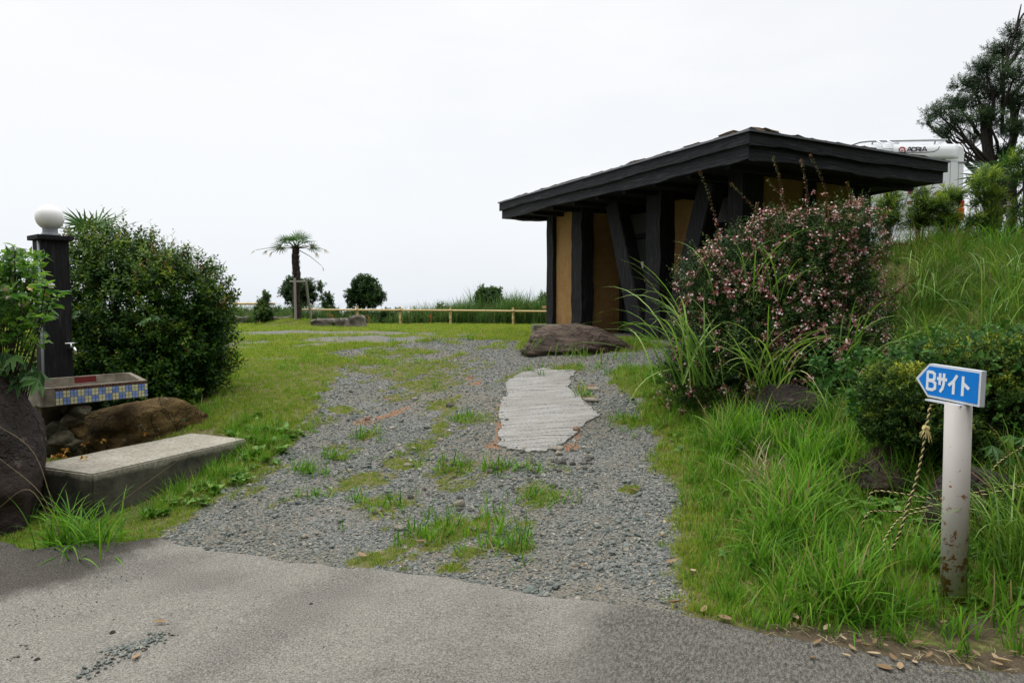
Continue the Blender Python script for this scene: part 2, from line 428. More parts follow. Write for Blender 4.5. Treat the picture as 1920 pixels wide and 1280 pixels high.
for nm_, ar_ in (('left_stain', sL), ('right_grime', sR), ('blotch', sM)):
    a_ = road_me.attributes.new(nm_, 'FLOAT', 'POINT'); a_.data.foreach_set('value', ar_.astype(np.float32))
m = Mat('old_concrete', .9, .2)
sp1 = m.noise(105, 3, .75); sp2 = m.noise(210, 2, .8); vv = m.voro(110, out='Distance'); st2 = m.noise(3.1, 6, .65)
sxy = m.n('ShaderNodeSeparateXYZ'); m.l(m.co(), sxy.inputs[0])
cmb = m.n('ShaderNodeCombineXYZ')       # broom strokes run square to the road edge
m.l(m.math('MULTIPLY', m.math('SUBTRACT', m.math('MULTIPLY', sxy.outputs[0], .94), m.math('MULTIPLY', sxy.outputs[1], .40)), 70), cmb.inputs[0])
m.l(m.math('MULTIPLY', m.math('ADD', m.math('MULTIPLY', sxy.outputs[0], .40), m.math('MULTIPLY', sxy.outputs[1], .94)), 26), cmb.inputs[1])
broom = m.math('ADD', m.math('MULTIPLY', m.noise(1, 2, .5, vec=cmb.outputs[0]), .30), m.math('MULTIPLY', m.noise(150, 3, .85), .70))
c = m.ramp(sp1, [(.34, (.085, .081, .071)), (.46, (.19, .18, .157)), (.58, (.27, .258, .226)), (.72, (.38, .366, .328))])
c = m.mix(m.ramp(vv, [(.12, .75), (.3, 0.0)]), c, (.12, .115, .105))
c = m.mix(m.ramp(sp2, [(.40, .5), (.5, 0.0)]), c, (.09, .083, .07))
c = m.mix(m.math('MULTIPLY', m.math('ADD', m.attr('blotch'), m.math('MULTIPLY', m.math('SUBTRACT', st2, .5), .7)), .8, True), c, m.mix(m.ramp(sp1, [(.4, 0.0), (.62, 1.0)]), (.06, .056, .048), (.21, .20, .178)))
gr_r = m.math('ADD', m.attr('right_grime'), m.math('MULTIPLY', m.math('SUBTRACT', st2, .5), .8), True)
c = m.mix(m.math('MULTIPLY', gr_r, .93), c, m.mix(m.ramp(broom, [(.45, 0.0), (.58, 1.0)]), (.036, .034, .03), (.20, .19, .165)))
c = m.mix(m.math('MULTIPLY', m.attr('left_stain'), .92), c, m.mix(m.ramp(sp2, [(.5, 0.0), (.68, 1.0)]), (.034, .031, .026), (.17, .155, .13)))
m.color(c); m.bump(m.math('ADD', sp1, m.math('MULTIPLY', broom, m.math('MULTIPLY', gr_r, .8))), .007, .8)
road = obj('road', road_me, m.m); tag(road, 'stained grey concrete road in front of the gravel drive', None, None, 'structure')

# sea
m = Mat('sea_water', .06, .5); m.color((.36, .41, .45))  # pale body colour stands in for haze over the water
a = np.linspace(0, 2 * math.pi, 97)[:-1]
V = [(0, 0, -18)] + [(40000 * math.cos(t), 40000 * math.sin(t), -18) for t in a]
obj('sea', MB().add(V, [(0, i + 1, (i + 1) % 96 + 1) for i in range(96)]).mesh('sea'), m.m)['kind'] = 'structure'

# ribbed concrete patch in the drive
PATCH = [(985, 697), (1030, 694), (1080, 697), (1068, 712), (1072, 735), (1092, 752), (1112, 768), (1124, 778), (1098, 793), (1085, 812), (1050, 838), (1022, 850), (985, 849), (955, 845), (933, 836), (940, 800), (936, 770), (945, 745), (952, 715)]
pp = gpoly(PATCH)
def jit_poly(P, sub, amp, seed):
    rng = np.random.default_rng(seed); out = []
    for i in range(len(P)):
        a, b = P[i], P[(i + 1) % len(P)]
        for k in range(sub):
            q = a + (b - a) * k / sub; out.append(q + rng.normal(0, amp, 2) * (1 if k else .5))
    return np.array(out)
pj = jit_poly(pp, 5, .014, 3)
bm = bmesh.new()
cx_, cy_ = pj.mean(0)
gx = np.arange(pj[:, 0].min(), pj[:, 0].max(), .03); gy = np.arange(pj[:, 1].min(), pj[:, 1].max(), .03)
vs_ = [bm.verts.new((x, y, 0)) for x, y in pj]
f0 = bm.faces.new(vs_); bm.normal_update()
if f0.normal.z < 0: f0.normal_flip()
for i in range(1, 40):
    yy = pj[:, 1].min() + (pj[:, 1].max() - pj[:, 1].min()) * i / 40
    bmesh.ops.bisect_plane(bm, geom=bm.verts[:] + bm.edges[:] + bm.faces[:], plane_co=(0, yy, 0), plane_no=(0, 1, 0))
for i in range(1, 18):
    xx_ = pj[:, 0].min() + (pj[:, 0].max() - pj[:, 0].min()) * i / 18
    bmesh.ops.bisect_plane(bm, geom=bm.verts[:] + bm.edges[:] + bm.faces[:], plane_co=(xx_, 0, 0), plane_no=(1, 0, 0))
bmesh.ops.triangulate(bm, faces=[f for f in bm.faces if len(f.verts) > 4])
ext = bmesh.ops.extrude_face_region(bm, geom=bm.faces[:])
topv = {v for v in ext['geom'] if isinstance(v, bmesh.types.BMVert)}
rngp = random.Random(4)
for v in bm.verts:
    up = v in topv
    v.co.z = float(H(v.co.x, v.co.y)) + ((.018 + rngp.uniform(-.0015, .0015)) if up else -.08)
bmesh.ops.recalc_face_normals(bm, faces=bm.faces[:])
me = bpy.data.meshes.new('concrete_patch'); bm.to_mesh(me); bm.free()
m = Mat('ribbed_concrete', .9, .2)
rib = m.math('ADD', m.math('MULTIPLY', m.noise(5, 3, .6, stretch=(.22, 8, 1)), .48), m.math('MULTIPLY', m.noise(55, 4, .75, stretch=(.8, 1.3, 1)), .52)); fine = m.noise(60, 4, .75); big = m.noise(2.2, 4)
c = m.ramp(rib, [(.40, (.085, .08, .07)), (.455, (.22, .212, .195)), (.52, (.315, .308, .29)), (.66, (.40, .395, .375))])
c = m.mix(m.ramp(fine, [(.36, .55), (.5, 0.0)]), c, (.18, .17, .155)); c = m.mix(m.ramp(big, [(.45, 0.0), (.65, .6)]), c, (.22, .21, .185))
m.color(c); m.bump(m.math('ADD', rib, m.math('MULTIPLY', fine, .3)), .012)
tag(obj('concrete_patch', me, m.m), 'pale ribbed concrete patch set in the gravel drive', None, None, 'structure')

# ------------------------------------------------------------------ scattering
def scatter(name, P, rot, scl, ind, meshes, label=None, cat=None):
    me = mesh_np(name, P, [])
    n = len(P)
    for nm, ty, arr in (('rot', 'FLOAT_VECTOR', rot), ('scl', 'FLOAT', scl), ('ind', 'INT', ind)):
        a = me.attributes.new(nm, ty, 'POINT')
        a.data.foreach_set('vector' if ty == 'FLOAT_VECTOR' else 'value', np.asarray(arr, np.int32 if ty == 'INT' else np.float32).ravel())
    o = obj(name, me); tag(o, label, cat, None, 'stuff')
    cl = bpy.data.collections.new(name + '_kinds')
    for i, q in enumerate(meshes):
        so = bpy.data.objects.new('%s_kind_%02d' % (name, i), q); cl.objects.link(so)
    g = bpy.data.node_groups.new(name + '_scatter', 'GeometryNodeTree')
    g.interface.new_socket('Geometry', in_out='INPUT', socket_type='NodeSocketGeometry')
    g.interface.new_socket('Geometry', in_out='OUTPUT', socket_type='NodeSocketGeometry')
    gi = g.nodes.new('NodeGroupInput'); go = g.nodes.new('NodeGroupOutput')
    ip = g.nodes.new('GeometryNodeInstanceOnPoints'); ci = g.nodes.new('GeometryNodeCollectionInfo')
    ci.inputs['Collection'].default_value = cl; ci.inputs['Separate Children'].default_value = True; ci.inputs['Reset Children'].default_value = True
    def na(nm, ty):
        q = g.nodes.new('GeometryNodeInputNamedAttribute'); q.data_type = ty; q.inputs['Name'].default_value = nm; return q.outputs['Attribute']
    er = g.nodes.new('FunctionNodeEulerToRotation')
    g.links.new(na('rot', 'FLOAT_VECTOR'), er.inputs[0])
    g.links.new(gi.outputs[0], ip.inputs['Points']); g.links.new(ci.outputs[0], ip.inputs['Instance'])
    ip.inputs['Pick Instance'].default_value = True
    g.links.new(na('ind', 'INT'), ip.inputs['Instance Index']); g.links.new(er.outputs[0], ip.inputs['Rotation']); g.links.new(na('scl', 'FLOAT'), ip.inputs['Scale'])
    g.links.new(ip.outputs[0], go.inputs[0])
    md = o.modifiers.new('scatter', 'NODES'); md.node_group = g
    return o

def blades(rng, nb, h0, h1, w, spread, tilt, bend, seg=4, droop=0):
    V = []; T = []; Fq = []
    for i in range(nb):
        az = rng.uniform(0, 6.283); r0 = spread * math.sqrt(rng.uniform()); a0 = rng.uniform(0, 6.283)
        p = np.array((r0 * math.cos(a0), r0 * math.sin(a0), -.01)); h = rng.uniform(h0, h1); th = abs(rng.normal(0, tilt)); bd = rng.uniform(.3, 1.0) * bend
        ww = w * rng.uniform(.7, 1.25); side = np.array((-math.sin(az), math.cos(az), 0)); tw = rng.uniform(-.5, .5)
        s_ = side * math.cos(tw) + np.array((math.cos(az), math.sin(az), 0)) * math.sin(tw); t0 = rng.uniform()
        b = len(V)
        for k in range(seg + 1):
            t = k / seg; wd = ww * (1 - t ** 1.7) * (.55 + .45 * min(1, t * 4)) + .0003
            V.append(p - s_ * wd / 2); V.append(p + s_ * wd / 2); T += [t0, t0]
            ang = th + bd * t ** 1.3 + droop * t ** 3
            p = p + h / seg * np.array((math.sin(ang) * math.cos(az), math.sin(ang) * math.sin(az), math.cos(ang)))
            if k < seg: Fq.append((b + 2 * k, b + 2 * k + 1, b + 2 * k + 3, b + 2 * k + 2))
    return np.array(V), np.array(Fq), np.array(T)
def tuft(name, mat, *a, **k):
    V, Fq, T = blades(*a, **k); me = mesh_np(name, V, Fq, True, T); me.materials.append(mat); return me

def rosette(name, mat, rng, n, L, W, lift_, spread):
    V = []; Fq = []; T = []
    for i in range(n):
        az = rng.uniform(0, 6.283); l = L * rng.uniform(.6, 1.1); w = W * rng.uniform(.7, 1.1); el = rng.uniform(.1, lift_); r0 = rng.uniform(0, spread); a0 = rng.uniform(0, 6.283)
        d = np.array((math.cos(az) * math.cos(el), math.sin(az) * math.cos(el), math.sin(el))); s = np.array((-math.sin(az), math.cos(az), 0)); up = np.cross(d, s)
        if up[2] < 0: up = -up
        p0 = np.array((r0 * math.cos(a0), r0 * math.sin(a0), rng.uniform(0, .03))); b = len(V); t0 = rng.uniform()
        for f, ww, z in ((0, .06, 0), (.3, .8, .05), (.65, 1, .04), (1, .05, -.12)):
            c_ = p0 + d * l * f + up * l * z
            V += [c_ - s * w / 2 * ww + up * w * .12 * ww, c_, c_ + s * w / 2 * ww + up * w * .12 * ww]; T += [t0] * 3
        for k in range(3):
            Fq += [(b + 3 * k, b + 3 * k + 1, b + 3 * k + 4, b + 3 * k + 3), (b + 3 * k + 1, b + 3 * k + 2, b + 3 * k + 5, b + 3 * k + 4)]
    me = mesh_np(name, np.array(V), np.array(Fq), True, np.array(T)); me.materials.append(mat); return me

LAWN = leaf_mat('lawn_blades', [(0, (.085, .19, .018)), (.35, (.20, .33, .030)), (.7, (.33, .42, .05)), (.92, (.44, .40, .12)), (1, (.36, .27, .13))], .65, .4, .15, .5)
TALL = leaf_mat('tall_grass_blades', [(0, (.035, .135, .010)), (.5, (.125, .295, .020)), (.84, (.19, .40, .038)), (.95, (.34, .38, .10)), (1, (.38, .31, .15))], .55, .42, .2, .45)
DEEP = leaf_mat('reed_blades', [(0, (.035, .09, .024)), (.5, (.075, .165, .04)), (.9, (.15, .25, .07)), (1, (.27, .27, .12))], .5, .35, .3, .35)
PAMP = leaf_mat('silver_grass_blades', [(0, (.08, .19, .025)), (.5, (.18, .33, .045)), (.9, (.31, .44, .10)), (1, (.40, .38, .18))], .45, .35, .35, .2)
HILLM = leaf_mat('bank_grass_blades', [(0, (.03, .085, .010)), (.4, (.075, .19, .018)), (.7, (.15, .28, .03)), (.9, (.20, .21, .05)), (1, (.20, .12, .06))], .6, .35, .15, .6)
DRY = leaf_mat('dry_grass_blades', [(0, (.25, .2, .11)), (1, (.5, .44, .3))], .7, .2, .2, .2)
WEED = leaf_mat('weed_leaves', [(0, (.05, .13, .02)), (.6, (.10, .23, .036)), (1, (.17, .31, .05))], .5, .3, .25, .4)
rng = np.random.default_rng(11)

lawn_k = [tuft('lawn_tuft', LAWN, rng, 16, .025, .065, .0045, .035, .55, .7, seg=2) for _ in range(6)]
lawn_far = [tuft('lawn_tuft_wide', LAWN, rng, 30, .03, .08, .008, .10, .5, .7, seg=2) for _ in range(5)]
tall_k = [tuft('tall_tuft', TALL, rng, 10, .12, .52, .0145, .06, .34, 1.5, seg=6) for _ in range(8)]
mid_k = [tuft('mid_tuft', TALL, rng, 20, .07, .2, .006, .05, .45, .8, seg=3) for _ in range(6)]
hill_k = [tuft('hill_tuft', HILLM, rng, 18, .12, .55, .012, .12, .45, 1.4, seg=4) for _ in range(6)]
reed_k = [tuft('reed_tuft', DEEP, rng, 26, .35, .85, .017, .14, .25, 1.1, seg=5) for _ in range(6)]

def rand_in(n, x0, x1, y0, y1): return rng.uniform(x0, x1, n), rng.uniform(y0, y1, n)
def rots(n, t=.12): return np.stack([rng.normal(0, t, n), rng.normal(0, t, n), rng.uniform(0, 6.283, n)], -1)
def road_d(x, y): return y - np.interp(x, edge_w[:, 0], edge_w[:, 1])

# building frame (needed to keep grass out)
Y0 = 8.0
P0 = at(1405, 243, Y0); B_ANG = R(27.4); B_Z = 1.0
e02 = np.array((math.cos(B_ANG), math.sin(B_ANG))); e01 = np.array((-math.sin(B_ANG), math.cos(B_ANG)))
def bloc(x, y):
    dx = x - P0[0]; dy = y - P0[1]; return dx * e02[0] + dy * e02[1], dx * e01[0] + dy * e01[1]
def in_house(x, y, pad=0):
    a, b = bloc(x, y); return (a > .7 - pad) & (a < 3.4 + pad) & (b > .75 - pad) & (b < 5.8 + pad)
# slab outline for keeping grass out
SL = [at(172, 889, 4.92)[:2], at(463, 822, 6.22)[:2], at(402, 810, 6.55)[:2] + (-.1, .1), at(55, 872, 5.2)[:2]]
SL = np.array(SL)

# lawn: near
x, y = rand_in(90000, -6.5, 3.4, 3.3, 11.5)
g = grass_mask(x, y); dens = np.clip(1.25 - y / 16, .35, 1)
keep = (rng.uniform(size=len(x)) < dens * ss(.28, .9, g)) & (road_d(x, y) > .03) & ~in_house(x, y) & (in_poly(SL, x, y) < .02) & (in_poly(pp, x, y) < .02)
x, y = x[keep], y[keep]
sc_ = rng.uniform(.6, 1.2, len(x)) * np.where(in_poly(GRAVEL, x, y) > .05, .72, 1.0) * (1 + .25 * (wob(x, y, 1.3, 3))) * np.where(x > .9, 1.25, 1.0)
scatter('lawn_grass', np.stack([x, y, H(x, y)], -1), rots(len(x)), sc_, rng.integers(0, 6, len(x)), lawn_k, 'short yellow-green turf beside and across the gravel drive', 'grass')
# lawn: plateau
x, y = rand_in(62000, -26, 6, 6.5, 19)
g = grass_mask(x, y); keep = (rng.uniform(size=len(x)) < ss(.35, .75, g)) & ~in_house(x, y) & (x > -1.15 * y - 3) & ((y > 9.5) | (x < -6.3)) & (road_d(x, y) > .2)
x, y = x[keep], y[keep]
scatter('plateau_turf', np.stack([x, y, H(x, y)], -1), rots(len(x)), rng.uniform(.6, 1.1, len(x)) * np.where(wob(x, y, 2.2, 6) > .75, 1.5, 1), rng.integers(0, 5, len(x)), lawn_far, 'short turf on the flat lawn in front of the bamboo fence', 'grass')
# tall verge on the right, edge of the left slab
x, y = rand_in(13000, .6, 4.2, 2.6, 8.6)
gr = in_poly(GRAVEL, x, y); rd = road_d(x, y)
clump = wob(x, y, 3.2, 9) + .5 * wob(x, y, 8, 4)
tallness = np.clip(ss(.18, .95, -gr + .22 * clump) * (.35 + .65 * ss(.08, .45, rd)) * (1 - .5 * ss(5.6, 7, y)), 0, 1)
lim = np.interp(y, [2.5, 3.5, 4.6, 6, 7.5, 8.6], [1.9, 2.3, 2.65, 3.2, 3.0, 3.2])
pst = np.hypot(x - 2.2, y - 3.38)
bld = np.hypot((x - 2.5) / .5, (y - 4.25) / .42)
tallness = tallness * (.45 + .55 * ss(.3, .6, np.hypot((x - 2.2), (y - 3.85))))
keep = (gr < -.10) & (rd > .10 + .12 * wob(x, y, 6)) & (x < lim + .2) & (rng.uniform(size=len(x)) < np.clip(.05 + .85 * tallness * (.75 + .45 * clump), 0, 1)) & ~in_house(x, y) & (pst > .20) & (bld > 1)
stw = gnd(1425, 890)
keep &= np.hypot((x - stw[0]) / .22, (y - stw[1]) / .38) > 1
x, y, tl = x[keep], y[keep], tallness[keep]
z = H(x, y)
near = 1.0
scatter('verge_grass', np.stack([x, y, z], -1), rots(len(x), .2), (.28 + .72 * tl) * rng.uniform(.55, 1.15, len(x)), rng.integers(0, 8, len(x)), tall_k, 'tall bright green grass on the verge right of the drive', 'grass')
# mid tufts: both verges, islands
x, y = rand_in(26000, -4.2, 3.4, 3.2, 10.5)
g = grass_mask(x, y); gr = in_poly(GRAVEL, x, y)
slabd = in_poly(SL, x, y)
p = .012 * (g > .5) + .10 * ss(.62, .95, wob(x, y, 2.3, 4)) * (g > .6) * (gr < .0) + .5 * (slabd < 0) * (slabd > -.35) * (x > -2.75) * (g > .4) + .20 * (x > .8) * (gr < -.30)
keep = (rng.uniform(size=len(x)) < p) & (road_d(x, y) > .05) & (slabd < 0) & ~in_house(x, y) & (in_poly(pp, x, y) < 0)
x, y = x[keep], y[keep]
scatter('mid_grass', np.stack([x, y, H(x, y)], -1), rots(len(x), .2), rng.uniform(.5, 1.2, len(x)), rng.integers(0, 6, len(x)), mid_k, 'medium grass tufts along both edges of the drive', 'grass')
# weeds in the gravel
def weed_line(spec):
    out = []
    for (px, py, n, sx_, sy_) in spec:
        for _ in range(int(n * 2)):
            q = gnd(px + rng.normal(0, sx_ * 1.25), py + rng.normal(0, sy_ * 1.15)); out.append(q)
    return np.array(out)
W = weed_line([(845, 985, 13, 55, 14), (800, 1005, 8, 20, 10), (1010, 935, 8, 22, 8), (970, 1030, 8, 22, 8), (945, 1000, 6, 30, 8), (585, 885, 8, 18, 6), (630, 855, 5, 14, 5), (580, 930, 4, 14, 4), (685, 820, 4, 12, 4), (1195, 793, 10, 24, 8),
               (870, 785, 6, 16, 6), (725, 945, 8, 30, 8), (940, 880, 6, 18, 5), (1090, 740, 5, 10, 5), (760, 612 + 30, 3, 20, 3), (865, 636, 4, 16, 2), (600, 640, 3, 20, 3), (1010, 700, 4, 14, 4), (850, 875, 8, 22, 8), (1160, 690, 8, 40, 4), (1075, 690, 5, 20, 3)])
weed_k = [tuft('weed_tuft', TALL, rng, 13, .05, .17, .011, .05, 1.25, .8, seg=5) for _ in range(5)]
scatter('gravel_weeds', W, rots(len(W), .15), rng.uniform(.6, 1.25, len(W)), rng.integers(0, 5, len(W)), weed_k, 'low grass weeds growing up through the gravel', 'weeds')
# broad leaf ground cover beside the slab, on verge and hill foot
ros_k = [rosette('broad_leaf', WEED, rng, 9, .07, .045, .9, .05) for _ in range(5)]
x, y = rand_in(9000, -3.6, 6, 3.2, 9)
sd = in_poly(SL, x, y); gr = in_poly(GRAVEL, x, y)
p = .55 * (sd < -.02) * (sd > -.55) * (x > -2.7) * (y > 4.9) * (gr < -.05) + .05 * (x > 1) * (gr < -.3) + .5 * (x > 2.2) * (x < 3.9) * (y < 6) * (road_d(x, y) > .5)
keep = (rng.uniform(size=len(x)) < p) & (sd < 0) & (road_d(x, y) > .06)
x, y = x[keep], y[keep]
scatter('ground_cover', np.stack([x, y, H(x, y)], -1), rots(len(x), .2), rng.uniform(.5, 1.3, len(x)), rng.integers(0, 5, len(x)), ros_k, 'low broad-leaved weeds around the concrete step and boulders', 'weeds')
# hill grass
x, y = rand_in(44000, 2.6, 17, 1.8, 16)
xl = np.interp(y, [0, 3.2, 5, 8.2, 9.9, 11, 14, 40], [1.9, 2.3, 2.6, 3.6, 5.3, 5.8, 6.0, 6.2])
keep = (x > xl) & ~in_house(x, y, .1) & (x < 1.1 * y + 3.2) & (road_d(x, y) > .15) & (rng.uniform(size=len(x)) < np.clip(1.2 - y / 20, .3, 1))
x, y = x[keep], y[keep]
hs = rng.uniform(.3, .95, len(x)) * (1 + .95 * ss(11.3, 12.4, y) * (1 - ss(13.3, 14.2, y))) * np.clip(.85 + .35 * wob(x, y, 1.5, 12), .4, 1.4)
scatter('bank_grass', np.stack([x, y, H(x, y)], -1), rots(len(x), .25), hs, rng.integers(0, 6, len(x)), hill_k, 'long rough grass covering the bank below the motorhome', 'grass')
x, y = rand_in(900, 3.6, 12, 5.5, 13)
xl = np.interp(y, [0, 3.2, 5, 8.2, 9.9, 11, 14, 40], [1.9, 2.3, 2.6, 3.6, 5.3, 5.8, 6.0, 6.2])
keep = (x > xl) & ~in_house(x, y, .1) & (wob(x, y, 1.1, 3) > .0)
x, y = x[keep][:420], y[keep][:420]
brn = [tuft('straw_tuft', DRY, rng, 12, .15, .4, .006, .14, .6, .9, seg=3) for _ in range(3)]
scatter('straw_grass', np.stack([x, y, H(x, y)], -1), rots(len(x), .2), rng.uniform(.6, 1, len(x)), rng.integers(0, 3, len(x)), brn, 'faded straw-coloured grass mixed into the bank', 'grass')
# reeds behind the fence
x, y = rand_in(7200, -20, 4.5, 18.0, 20.2)
hh = np.interp(x, [-22, -9.5, -7.6, -6.3, -5.0, -3.4, -1.6, -.3, 4.5], [.6, .75, .9, .9, .8, .6, 1.15, 1.35, 1.25])
hh = hh * (.8 + .35 * wob(x, y, 2.1, 2))
keep = (x > -19.5) & (rng.uniform(size=len(x)) < np.interp(x, [-10, -5.5, -4.5, -2.2, -1.6, 5], [.8, .8, .35, .4, .9, .9])) & (hh > .1)
x, y, hh = x[keep], y[keep], hh[keep]
scatter('fence_reeds', np.stack([x, y, H(x, y)], -1), rots(len(x), .12), hh * rng.uniform(.75, 1.1, len(x)), rng.integers(0, 6, len(x)), reed_k, 'tall dark green reeds growing along the back of the bamboo fence', 'grass')

# gravel stones
def pebble(seed, mat):
    r_ = random.Random(seed); bm = bmesh.new(); bmesh.ops.create_icosphere(bm, subdivisions=1, radius=.5)
    sc3 = (1, r_.uniform(.6, .9), r_.uniform(.35, .6))
    for v in bm.verts:
        k = 1 + r_.uniform(-.22, .2); v.co = Vector((v.co.x * sc3[0] * k, v.co.y * sc3[1] * k, v.co.z * sc3[2] * k))
    me = bpy.data.meshes.new('pebble'); bm.to_mesh(me); bm.free(); me.materials.append(mat); return me
m = Mat('gravel_stone', .85, .3)
oi = m.n('ShaderNodeObjectInfo').outputs['Random']
c = m.ramp(oi, [(0, (.075, .09, .08)), (.28, (.125, .147, .132)), (.6, (.185, .206, .186)), (.80, (.245, .25, .222)), (.92, (.31, .27, .20)), (1, (.44, .41, .35))])
c = m.mix(m.math('MULTIPLY', m.noise(1.5, 3), .4), c, (.12, .12, .115)); m.color(c); GSTONE = m.m
peb = [pebble(i, GSTONE) for i in range(10)]
def gravel_pts(n, x0, x1, y0, y1, smin, smax, pw, name, dens=None, lab=None):
    x, y = rand_in(n, x0, x1, y0, y1); g = grass_mask(x, y)
    keep = (g < .72) & (road_d(x, y) > -.015) & (in_poly(GRAVEL, x, y) > -.15) & (in_poly(pp, x, y) < .035 * rng.uniform(size=n) ** 2 * 2) & (rng.uniform(size=n) > .5 * earth_mask(x, y)) & (rng.uniform(size=n) > .62 * ss(.3, .9, wob(x + .3, y, 2.1, 5) + .3 * wob(x, y, 7, 2)))
    if dens is not None: keep &= rng.uniform(size=n) < dens(x, y)
    x, y = x[keep], y[keep]; n = len(x)
    s = smin + (smax - smin) * rng.uniform(size=n) ** pw
    return scatter(name, np.stack([x, y, H(x, y) + s * .10 + .014 * (in_poly(pp, x, y) > 0)], -1), rots(n, .35), s, rng.integers(0, 10, n), peb, lab, 'gravel')
gravel_pts(62000, -2.8, 2.6, 3.2, 7.2, .010, .031, 2.4, 'gravel', None, 'loose grey-blue gravel covering the near drive')
gravel_pts(30000, -3.0, 3.0, 7.0, 11.5, .016, .034, 2.0, 'gravel', None, 'loose grey gravel on the upper drive')
gravel_pts(4600, -2.4, 2.4, 3.5, 8.5, .03, .07, 2.6, 'gravel', lambda x, y: .15 + .85 * ss(.1, .6, wob(x, y, 1.7, 5)), 'coarse stones mixed into the gravel drive')
# spill on the concrete
def line_pts(a, b, n, sp):
    t = rng.uniform(size=n) ; q = np.array([gnd(a[0] + (b[0] - a[0]) * k + rng.normal(0, sp), a[1] + (b[1] - a[1]) * k + rng.normal(0, sp * .45)) for k in t]); return q
Q = np.vstack([line_pts((150, 1270), (315, 1190), 150, 9), line_pts((205, 1230), (290, 1200), 120, 8), line_pts((20, 1240), (60, 1215), 12, 14), line_pts((0, 1180), (250, 1090), 60, 26), line_pts((100, 1150), (700, 1120), 60, 60), line_pts((500, 1250), (1100, 1180), 50, 70)])
sz = np.concatenate([rng.uniform(.010, .026, 270), rng.uniform(.008, .02, 12), rng.uniform(.006, .012, 170)])
Q[:, 2] = .008 + .16 * ss(-1.9, -3.4, Q[:, 0]) * ss(2.6, 4.6, Q[:, 1]) + sz * .12
scatter('spilled_gravel', Q, rots(len(Q), .3), sz, rng.integers(0, 10, len(Q)), peb, 'small stones spilled across the concrete road', 'gravel')

# ------------------------------------------------------------------ the hut
BLACKWOOD = wood_dark('charred_timber', (.007, .007, .008), (.024, .024, .028))
FASCIA = wood_dark('dark_stained_board', (.010, .011, .013), (.030, .032, .037), 5, (.7, .7, 9))
m = Mat('ochre_render', .95, .1)
n1 = m.noise(7, 6, .6); n2 = m.noise(32, 5, .75, stretch=(1, 1, .55))
c = m.ramp(n1, [(.3, (.34, .20, .08)), (.7, (.42, .255, .108))]); c = m.mix(m.ramp(n2, [(.6, 0.0), (.72, .5)]), c, (.25, .14, .055))
oz = m.n('ShaderNodeSeparateXYZ'); m.l(m.co(), oz.inputs[0])     # mud splash low down, faint runs
spl = m.ramp(m.math('ADD', oz.outputs[2], m.math('MULTIPLY', n1, .5)), [(.30, .7), (.62, 0.0)]); c = m.mix(spl, c, (.15, .10, .05))
runs = m.noise(5, 4, .6, stretch=(4, 4, .35)); c = m.mix(m.ramp(runs, [(.52, 0.0), (.75, .55)]), c, (.24, .145, .06))
m.color(c); m.bump(n2, .03, .9); OCHRE = m.m
m = Mat('drip_metal', .45, .5); m.color((.15, .16, .175)); m.b.inputs['Metallic'].default_value = .6; DRIP = m.m
SHINGLE = rock_mat('bark_shingle', [(.16, .11, .06), (.28, .20, .12), (.40, .31, .20)], 6, .02)
m = Mat('door_paint', .5, .4); m.color(m.mix(m.noise(3, 4), (.010, .014, .013), (.022, .028, .026))); DOORM = m.m
m = Mat('white_notice', .6, .3); m.color((.75, .76, .76)); WHITE = m.m
m = Mat('frosted_transom', .35, .5); m.color((.05, .055, .05)); TRANS = m.m
m = Mat('steel_bright', .25, .5); m.color((.6, .6, .62)); m.b.inputs['Metallic'].default_value = 1; STEEL = m.m
PAVE = rock_mat('hut_floor_concrete', [(.16, .15, .13), (.24, .22, .19), (.3, .28, .25)], 4, .01)

hz = P0[2] - B_Z                        # top of fascia above the hut's floor
hut = thing('rest_hut', 'low dark timber hut with ochre walls, slanting black braces and a deep flat eave', 'hut', (P0[0], P0[1], B_Z), B_ANG)
LX, LY = 3.86, 6.5
def rot_box(name, lo, hi, mat, par=hut, bevel=.006, wavy=0, seed=0, sub=1):
    """timber: box, optionally with hand-hewn uneven long edges"""
    if not wavy: return MB().box(lo, hi).build(name, mat, par, bevel=bevel)
    bm = bmesh.new(); r_ = random.Random(seed); n = 14
    L = []
    for i in range(n + 1):
        z = lo[2] + (hi[2] - lo[2]) * i / n
        w = [wavy * (.6 * math.sin(i * 1.1 + seed + j * 2) + r_.uniform(-.5, .5)) for j in range(4)]
        L.append([bm.verts.new((lo[0] + w[0], lo[1] + w[1], z)), bm.verts.new((hi[0] + w[2], lo[1] + w[1], z)), bm.verts.new((hi[0] + w[2], hi[1] + w[3], z)), bm.verts.new((lo[0] + w[0], hi[1] + w[3], z))])
    for i in range(n):
        for k in range(4): bm.faces.new((L[i][k], L[i][(k + 1) % 4], L[i + 1][(k + 1) % 4], L[i + 1][k]))
    bm.faces.new(L[0][::-1]); bm.faces.new(L[-1])
    bmesh.ops.bevel(bm, geom=[e for e in bm.edges if abs((e.verts[0].co - e.verts[1].co).normalized().z) > .8 and e.calc_face_angle(0) > .8], offset=.018, segments=2, affect='EDGES')
    me = bpy.data.meshes.new(name); bm.to_mesh(me); bm.free(); return obj(name, me, mat, par)

SOF = hz - .315
